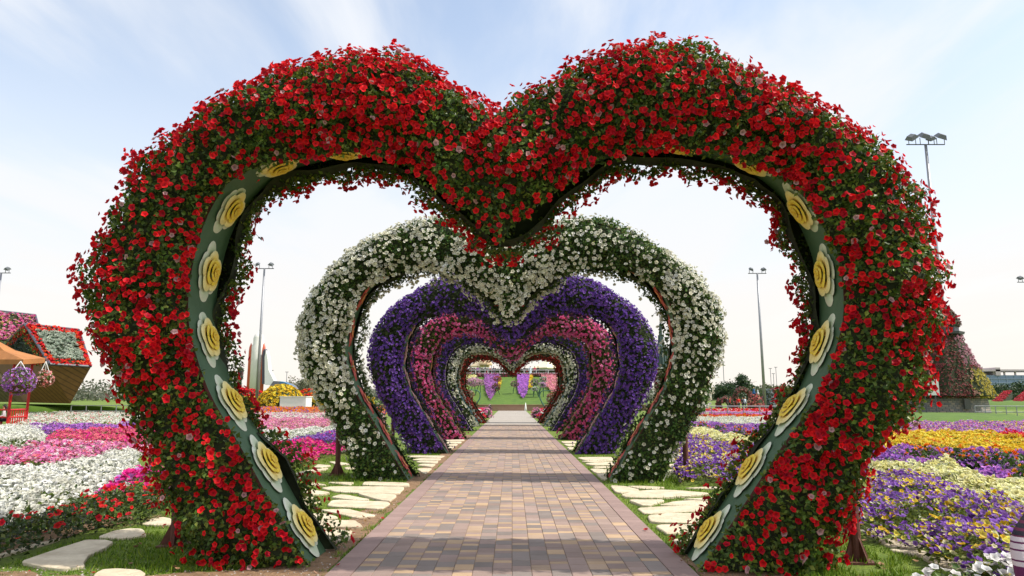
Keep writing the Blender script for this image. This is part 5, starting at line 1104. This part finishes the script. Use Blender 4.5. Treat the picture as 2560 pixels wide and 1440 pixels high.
def windmill():
    Y = 60; k = Y/F_PX; x = P(2362, 994, Y)[0]; zt = lambda y: P(2362, y, Y)[2]
    root = empty('flower_tower', (x, Y, 0), 'flower covered tower on a stone base with a dark cap, right of the red arch', 'tower')
    oc = lambda w, z: [(x+w*k/2*math.cos(a+.32)/.92, Y+w*k/2*math.sin(a+.32)/.92, z) for a in np.arange(8)*math.pi/4]
    def frus(g, w0, z0, w1, z1): g.add(oc(w0, z0)+oc(w1, z1), [(i, (i+1) % 8, (i+1) % 8+8, i+8) for i in range(8)]+[tuple(range(8))[::-1], tuple(range(8, 16))])
    m, nt, out = newmat('stone_blocks'); N = nt.nodes; L = nt.links; pb = N.new('ShaderNodeBsdfPrincipled'); pb.inputs['Roughness'].default_value = .85; L.new(pb.outputs[0], out.inputs[0]); tc = N.new('ShaderNodeTexCoord'); mp = N.new('ShaderNodeMapping'); mp.inputs['Rotation'].default_value = (R(90), 0, 0); L.new(tc.outputs['Object'], mp.inputs[0]); br = N.new('ShaderNodeTexBrick'); L.new(mp.outputs[0], br.inputs['Vector']); br.inputs['Scale'].default_value = 1.5; br.inputs['Color1'].default_value = (.19, .19, .18, 1); br.inputs['Color2'].default_value = (.40, .32, .25, 1); br.inputs['Mortar'].default_value = (.10, .10, .10, 1); br.inputs['Bias'].default_value = -.2; br.inputs['Mortar Size'].default_value = .03; L.new(br.outputs[0], pb.inputs[0])
    g = MB(); frus(g, 172, 0, 160, zt(990)); g.build('stone_base', m, root)
    g = MB(); frus(g, 196, zt(990), 84, zt(838)); V, T = g.tris(); g.build('body_core', CORE, root); T = out_tris(V, T, (x, Y, zt(920)))
    def tint(p, c):
        right = p[:, 0] > x+.25; pk = (vn(p*.8, 4) > .5); c = c.copy(); hi = (p[:, 2] > zt(925))
        c[right & hi & pk] = (.62, .30, .38); c[right & ~hi] = np.where((vn(p*1.1, 8) > .55)[right & ~hi][:, None], (.62, .36, .28), (.60, .50, .10)); return c
    cover(V, T, root, [(.28, .07, .09), (.35, .10, .10), (.22, .12, .08)], 34, .11, PETS, 60, .15, [(.09, .07, .035), (.06, .09, .03), (.12, .13, .03)], .28, tint=tint)
    g = MB(); frus(g, 100, zt(838), 104, zt(832)); frus(g, 82, zt(832), 82, zt(818)); g.build('balcony', DARKSTEEL, root)
    g = MB(); z0 = zt(818); prof = [(96*k/2, z0), (98*k/2, z0+.25), (76*k/2, zt(785)), (46*k/2, zt(768)), (10*k/2, zt(764))]; g.lathe((x, Y, 0), prof, 14); V, T = g.tris(); g.build('cap_core', CORE, root); cover(V, out_tris(V, T, (x, Y, z0+.6)), root, [(.22, .06, .06), (.25, .12, .08)], 26, .11, PETS, 60, .15, [(.07, .06, .03), (.05, .07, .03)], .2, 'cap_flowers', 'cap_leaves')
    wx = P(2419, 1010, Y-3.2); g = MB(); fr = MB()
    g.box((wx[0], wx[1], wx[2]), (.62, .06, .85), .25)
    for dx in (-.33, 0, .33): fr.box((wx[0]+dx*math.cos(.25), wx[1]-.05+dx*math.sin(.25), wx[2]), (.05, .07, .92), .25)
    for dz in (-.45, -.15, .15, .45): fr.box((wx[0], wx[1]-.05, wx[2]+dz), (.70, .07, .05), .25)
    wo = g.build('window', mat('dark_glass', (.05, .055, .06), .15, .2, 1), root); o = fr.build('window_frame', DARKSTEEL); o.parent = wo
    s = MB(); c = P(2325, 968, Y-4.2); s.box(c, (1.35, .06, 1.3), -.12); so = s.build('board', WHITE); rt = empty('sign_board', (c[0], c[1], 0), 'blank white board standing in front of the flower tower', 'sign board'); so.parent = rt; so.location = (-c[0], -c[1], 0)
    s = MB(); s.tube([(c[0]-.4, c[1]+.1, 0), (c[0]-.4, c[1]+.1, c[2])], .04, 6); s.tube([(c[0]+.4, c[1]+.05, 0), (c[0]+.4, c[1]+.05, c[2])], .04, 6); s.build('board_legs', DARKSTEEL, rt)
windmill()
mound('lawn_mound', [G(2200, 1062)[:2], G(2480, 1062)[:2], G(2600, 1056)[:2], (46, 62), (22, 62)], 'mown grass rise in front of the flower tower', .42)
mound('lawn_mound', [(58, 92), (95, 92), (110, 150), (60, 150)], 'grass bank below the hedge on the far right', 1.2)
def glass_building():
    Y = 430; k = Y/F_PX; X = lambda px: P(px, 994, Y)[0]; Z = lambda y: P(2500, y, Y)[2]
    root = empty('glass_building', (X(2600), Y, 0), 'long blue glass building with roof pergola at the far right', 'building')
    GL = mat('hazy_blue_glass', lin((122, 146, 168)), .35, .1, .3); CO = mat('hazy_concrete', lin((190, 180, 180)), .8, .08, .2)
    g = MB(); g.box((X(2750), Y+20, Z(938)/2), (X(3040)-X(2460), 40, Z(938))); g.build('glass_wall', GL, root)
    for i in range(26): 
        pass
    g = MB()
    for i in range(30): q = X(2462)+i*(X(3040)-X(2462))/29; g.box((q, Y-.2, Z(938)/2), (.35, .3, Z(938)))
    for y in (947, 957, 967): g.box((X(2750), Y-.25, Z(y)), (X(3040)-X(2460), .3, .4))
    g.build('mullions', mat('mullion_grey', lin((146, 164, 180)), .5, .05, .2), root)
    g = MB(); g.box((X(2457), Y+5, Z(917)/2), (X(2463)-X(2452), 12, Z(917))); g.box((X(2500), Y+5, Z(920)-2.2), (X(2506)-X(2494), 12, 5)); g.build('stair_tower', CO, root)
    g = MB(); g.box((X(2750), Y+8, Z(926)), (X(3040)-X(2463), 18, 1.2))
    for i in range(22): q = X(2466)+i*(X(3040)-X(2466))/21; g.box((q, Y+1, (Z(926)+Z(938))/2), (.8, .8, Z(926)-Z(938)))
    g.build('roof_pergola', CO, root)
glass_building()

# ---------------------------------------------------------------- end of the path: wall, grassy slope, terrace
def slope():
    yw = 84; zt = P(1280, 1013, yw)[2]; tz = P(1280, 941, 112)[2]
    b = MB(); b.box((0, yw+.25, zt/2), (34, .5, zt)); b.box((0, yw+.22, zt+.04), (34.2, .62, .08)); root = empty('retaining_wall', (0, yw, 0), 'low brown retaining wall at the end of the path', 'wall')
    b.build('wall_face', mat('wall_render', lin((150, 122, 100)), .9, .16, 1.2, bump=.3), root)
    n = 20; V = []
    for i in range(n+1):
        f = i/n
        for j in range(31): x = -17+34*j/30; V.append((x, yw+.5+27.5*f, zt-.08+(tz-zt)*(f**1.1)+.12*vn(np.array([x*.4, f*6, 1.]))))
    m = MB(); m.add(V, [(i*31+j, i*31+j+1, (i+1)*31+j+1, (i+1)*31+j) for i in range(n) for j in range(30)]); m.add([(-17, 112, tz), (17, 112, tz), (17, 130, tz), (-17, 130, tz)], [(0, 1, 2, 3)])
    m.add([(-17, yw+.5, -.1), (-17, 112, -.1), (-17, 112, tz), (-17, yw+.5, zt)], [(0, 1, 2, 3)]); m.add([(17, yw+.5, -.1), (17, 112, -.1), (17, 112, tz), (17, yw+.5, zt)], [(3, 2, 1, 0)])
    o = m.build('hill', MATS['mown_lawn'], smooth=False); props(o, 'green grassy slope at the end of the path', 'hill', None, 'structure')
    sz = lambda Y: zt-.08+(tz-zt)*(max(0, (Y-yw-.5)/27.5)**1.1)+.08
    def on(px, py):
        lo, hi = yw+1, 112
        for _ in range(40):
            mid = (lo+hi)/2; q = P(px, py, mid)
            if q[2] > sz(mid): lo = mid
            else: hi = mid
        return P(px, py, lo)
    for lb, pts, cols in (('purple flower cascade down the slope, left of the middle', [(1212, 940), (1247, 940), (1246, 958), (1238, 985), (1226, 1004), (1216, 985), (1210, 958)], cV2+[(.35, .2, .35)]), ('bright violet flower cascade down the slope, right of the middle', [(1293, 940), (1324, 940), (1320, 970), (1316, 990), (1308, 1000), (1296, 985), (1297, 960)], [(.66, .24, .72), (.58, .2, .7), (.42, .18, .7)]), ('pink and coral flower drift on the right of the slope', [(1352, 941), (1392, 941), (1396, 985), (1380, 984), (1362, 965)], [(.82, .28, .42), (.84, .40, .35)]), ('narrow yellow flower strip beside the violet cascade', [(1325, 942), (1332, 942), (1330, 972), (1321, 974)], cY), ('small yellow flower patch beside the purple cascade', [(1244, 958), (1254, 956), (1252, 968), (1246, 972)], cY), ('pale cream flower drift at the left top of the slope', [(1150, 942), (1192, 941), (1188, 956), (1162, 964)], cPY)):
        V = np.array([on(*q) for q in pts]); T = np.array([(0, i, i+1) for i in range(1, len(pts)-1)]); T = out_tris(V, T, (0, 100, -80)); n = int(sample(V, T, 4)[2]*55); p, N_, _ = sample(V, T, n)
        v, t, c = scatter(PETS, p+np.c_[np.zeros((n, 2)), .15+rng.random(n)*.3], N_+rng.normal(size=(n, 3))*.5+np.array([0, -.5, .2]), .13*rng.uniform(.7, 1.3, n), jcol(cols, n, .15)); v2, t2, c2 = leaves_on(V+np.array([0, 0, .2]), T, int(n*.5), .25); VV, TT, CC, MI = merge([((v, t, c), 0), ((v2, t2, c2), 1)]); props(trimesh('flower_cascade', VV, TT, [PETAL, LEAF], CC, MI), lb, 'flower bed', None, 'stuff')
    # giant flower sculptures
    SG = mat('stem_green', lin((52, 92, 78)), .5, .15, 3)
    for lb, px, py, w, h, foot, cols in (('giant pink mushroom shaped flower on thin stems, left of slope', 1184, 955, 34, 17, (1183, 985), [(.80, .46, .62), (.74, .42, .66), (.82, .60, .70)]), ('second giant pink flower head overlapping the left one', 1200, 957, 20, 10, (1194, 988), [(.82, .55, .6), (.72, .42, .62)]), ('red brown giant flower head beside the purple cascade', 1243, 947, 18, 9, (1240, 975), [(.6, .12, .12), (.5, .14, .10)]), ('brown giant flower leaning on the purple cascade', 1240, 968, 18, 16, (1243, 985), [(.34, .12, .10), (.28, .14, .10)]), ('dark lilac giant flower left of the violet cascade', 1287, 960, 18, 12, (1289, 984), [(.5, .26, .34), (.3, .2, .2)]), ('grey giant flower head on two stems, right of slope', 1336, 956, 18, 14, (1340, 985), [(.34, .28, .30), (.45, .40, .40)]), ('white rimmed giant flower head, highest on the right', 1358, 949, 18, 11, (1352, 985), [(.62, .62, .54), (.4, .42, .34)]), ('lilac giant tulip shaped flower on tall green stems', 1356, 962, 16, 9, (1352, 992), [(.70, .40, .62), (.66, .44, .66)]), ('low white giant flower in the shade of the tulip one', 1338, 972, 16, 6, (1340, 992), [(.75, .74, .68), (.6, .6, .6)]), ('brown and white giant basket flower near the left wall', 1172, 988, 24, 20, (1172, 1004), [(.45, .14, .12), (.62, .55, .5), (.35, .16, .1)]), ('brown and white giant basket flower near the right wall', 1378, 996, 22, 22, (1378, 1008), [(.42, .12, .08), (.55, .48, .44), (.35, .12, .1)])):
        f = on(*foot); Y = f[1]-.5; c = P(px, py, Y); k = Y/F_PX; root = empty('giant_flower', tuple(f), lb, 'flower sculpture', 'giant flower sculptures on the slope'); g = MB()
        for q in (-.18, .18): g.tube([f+np.array([q*2, 0, -.1]), (f+c)/2+np.array([q*1.2, 0, 0]), c], .05, 6)
        g.build('stem', SG, root); V, T = ball_tris(c, w*k/2, h/w, 10, 14); T = out_tris(V, T, c); cover(V, T, root, cols, 40, .12, POM, 26, .18, [(.05, .08, .04), (.08, .1, .05)], .15, 'flower_head')
    for q, pts in ((-1, [(1182, 1021), (1190, 1010), (1199, 997), (1200, 985), (1194, 977), (1184, 975), (1170, 975)]), (1, [(1363, 1019), (1356, 1008), (1350, 995), (1350, 984), (1356, 977), (1368, 977), (1384, 976)])):
        g = MB(); g.tube([P(a, b_, 83) for a, b_ in spline(pts, 20)], [.10-.003*i for i in range(20)], 7); props(g.build('curved_stem', SG), 'tall curved green metal stem by the wall, %s side of the path end' % ('left' if q < 0 else 'right'), 'metal stem')
    # terrace
    root = empty('terrace_railing', (0, 112, tz), 'pale railing along the terrace above the slope', 'railing'); g = MB()
    for z in (1.05, .55): g.tube([(-16, 112.3, tz+z), (16, 112.3, tz+z)], .04, 6)
    g.build('rail', WHITE, root)
    for i in range(17):
        g = MB(); g.tube([(-16+2*i, 112.3, tz), (-16+2*i, 112.3, tz+1.05)], .045, 6); g.build('rail_post', WHITE, root)
    planted_box('terrace_planting', 'row of dark red plants along the terrace edge', 'planting', (0, 111.6, tz-.15), (32, .8, .55), [(.5, .08, .15), (.6, .3, .4), (.4, .1, .12)], 14, .16, 30, .2, PETS, [(.05, .06, .03), (.03, .05, .02)])
    for i, (px, Y, w, h, c) in enumerate(((1200, 119, 3.4, 3.6, (226, 205, 170)), (1213, 118, 2.4, 4.2, (196, 172, 136)), (1366, 117, 4.6, 2.9, (240, 228, 196)))):
        x = P(px, 940, Y)[0]; root = empty('parasol_tent', (x, Y, tz), ['cream peaked tent on the terrace, left', 'tan pointed tent beside the cream one on the terrace', 'wide cream stall canopy on the right of the terrace'][i], 'tent', 'tents on the terrace'); g = MB(); g.lathe((x, Y, tz), [(w/2, h*.5), (w/2*1.02, h*.56), (w*.22, h*.8), (.06, h)], 4 if i != 1 else 10); g.build('canvas', cloth(c), root); g = MB()
        for a in range(4): g.tube([(x+w*.45*math.cos(a*1.571), Y+w*.45*math.sin(a*1.571), tz), (x+w*.45*math.cos(a*1.571), Y+w*.45*math.sin(a*1.571), tz+h*.55)], .05, 6)
        g.build('tent_pole', STEEL, root)
    for i, (px, tc, dr, rz) in enumerate(((1194, (120, 70, 140), None, 0), (1234, (40, 44, 70), (36, 40, 64), 40), (1326, (200, 215, 225), (205, 220, 230), 0), (1312, (40, 40, 48), None, 200), (1345, (44, 40, 48), (44, 40, 48), 150), (1337, (190, 40, 80), None, 0))):
        x = P(px, 940, 113.5)[0]; person(['person in a purple top at the terrace railing', 'person in a long navy dress at the terrace railing', 'person in a long white robe at the terrace railing', 'person in dark clothes behind the terrace railing', 'person in a long black robe on the terrace', 'person in a crimson top beside the black robed one'][i], (x, 113.3+.3*(i % 2), tz), 1.7 if i != 2 else 1.8, R(rz), 'stand', tc, (50, 50, 60), dr, hair='scarf' if dr else 'short', group='visitors on the terrace')
    planted_box('terrace_hedge', 'dark hedge wall closing the terrace behind the visitors', 'hedge', (0, 127, tz), (34, 2, 1.9), cR, 1.0, .2, 18, .35, PETS, [(.04, .045, .03), (.07, .05, .035)])
slope()
def red_side_bed(s):
    drift('square red flower bed at the path end, %s side' % ('left' if s < 0 else 'right'), None, .45, [(cR, .65), (cP, .2), (cM, .15)], 1.4, .09, .6, poly=[(s*2.1, 52), (s*2.1, 70), (s*6.5, 70), (s*6.5, 52)])
red_side_bed(-1); red_side_bed(1)
for s in (-1, 1):
    x = s*2.75; Y = 47.0; root = empty('garden_bench', (x, Y, 0), 'white curved bench with crossed legs by the path end, %s' % ('left' if s < 0 else 'right'), 'bench', 'white benches at the path end'); g = MB()
    g.box((x, Y, .46), (1.3, .5, .06), 0, 0, .02); g.build('seat', WHITE, root); g = MB(); g.tube([(x-.65, Y+.22, .75), (x-.3, Y+.24, .82), (x+.3, Y+.24, .82), (x+.65, Y+.22, .75)], .05, 7); g.build('backrest', WHITE, root)
    for a in (-1, 1):
        g = MB(); g.tube([(x-a*.45, Y-.1, 0), (x, Y-.1, .28), (x+a*.6, Y-.1, .52), (x+a*.8, Y-.1, .62)], .05, 7); g.build('leg', WHITE, root)
    c = P(1222 if s < 0 else 1321, 1038, 60); heap('flower_ball', 'pink flower ball at the %s corner of the red bed' % ('left' if s < 0 else 'right'), 'topiary', (s*2.0, 55, 0), .38, .38, .75, cP+[(.85, .6, .6)], 60, .08, ld=60, ls=.1)
c = P(1226, 1020, 82.5); topiary_tower('small pink and purple topiary post before the wall', 1226, 82, [(5, 1028), (6, 1020), (5, 1014), (2, 1012)], [(.7, .4, .55), (.4, .1, .2)], 60, .1, name='topiary_post')
c = P(1314, 1020, 82.5); g = MB(); g.lathe((c[0], 82.4, 0), [(.18, 0), (.1, .5), (.02, 1.0)], 10); props(g.build('white_cone', WHITE, None, True), 'small white cone before the retaining wall', 'cone')
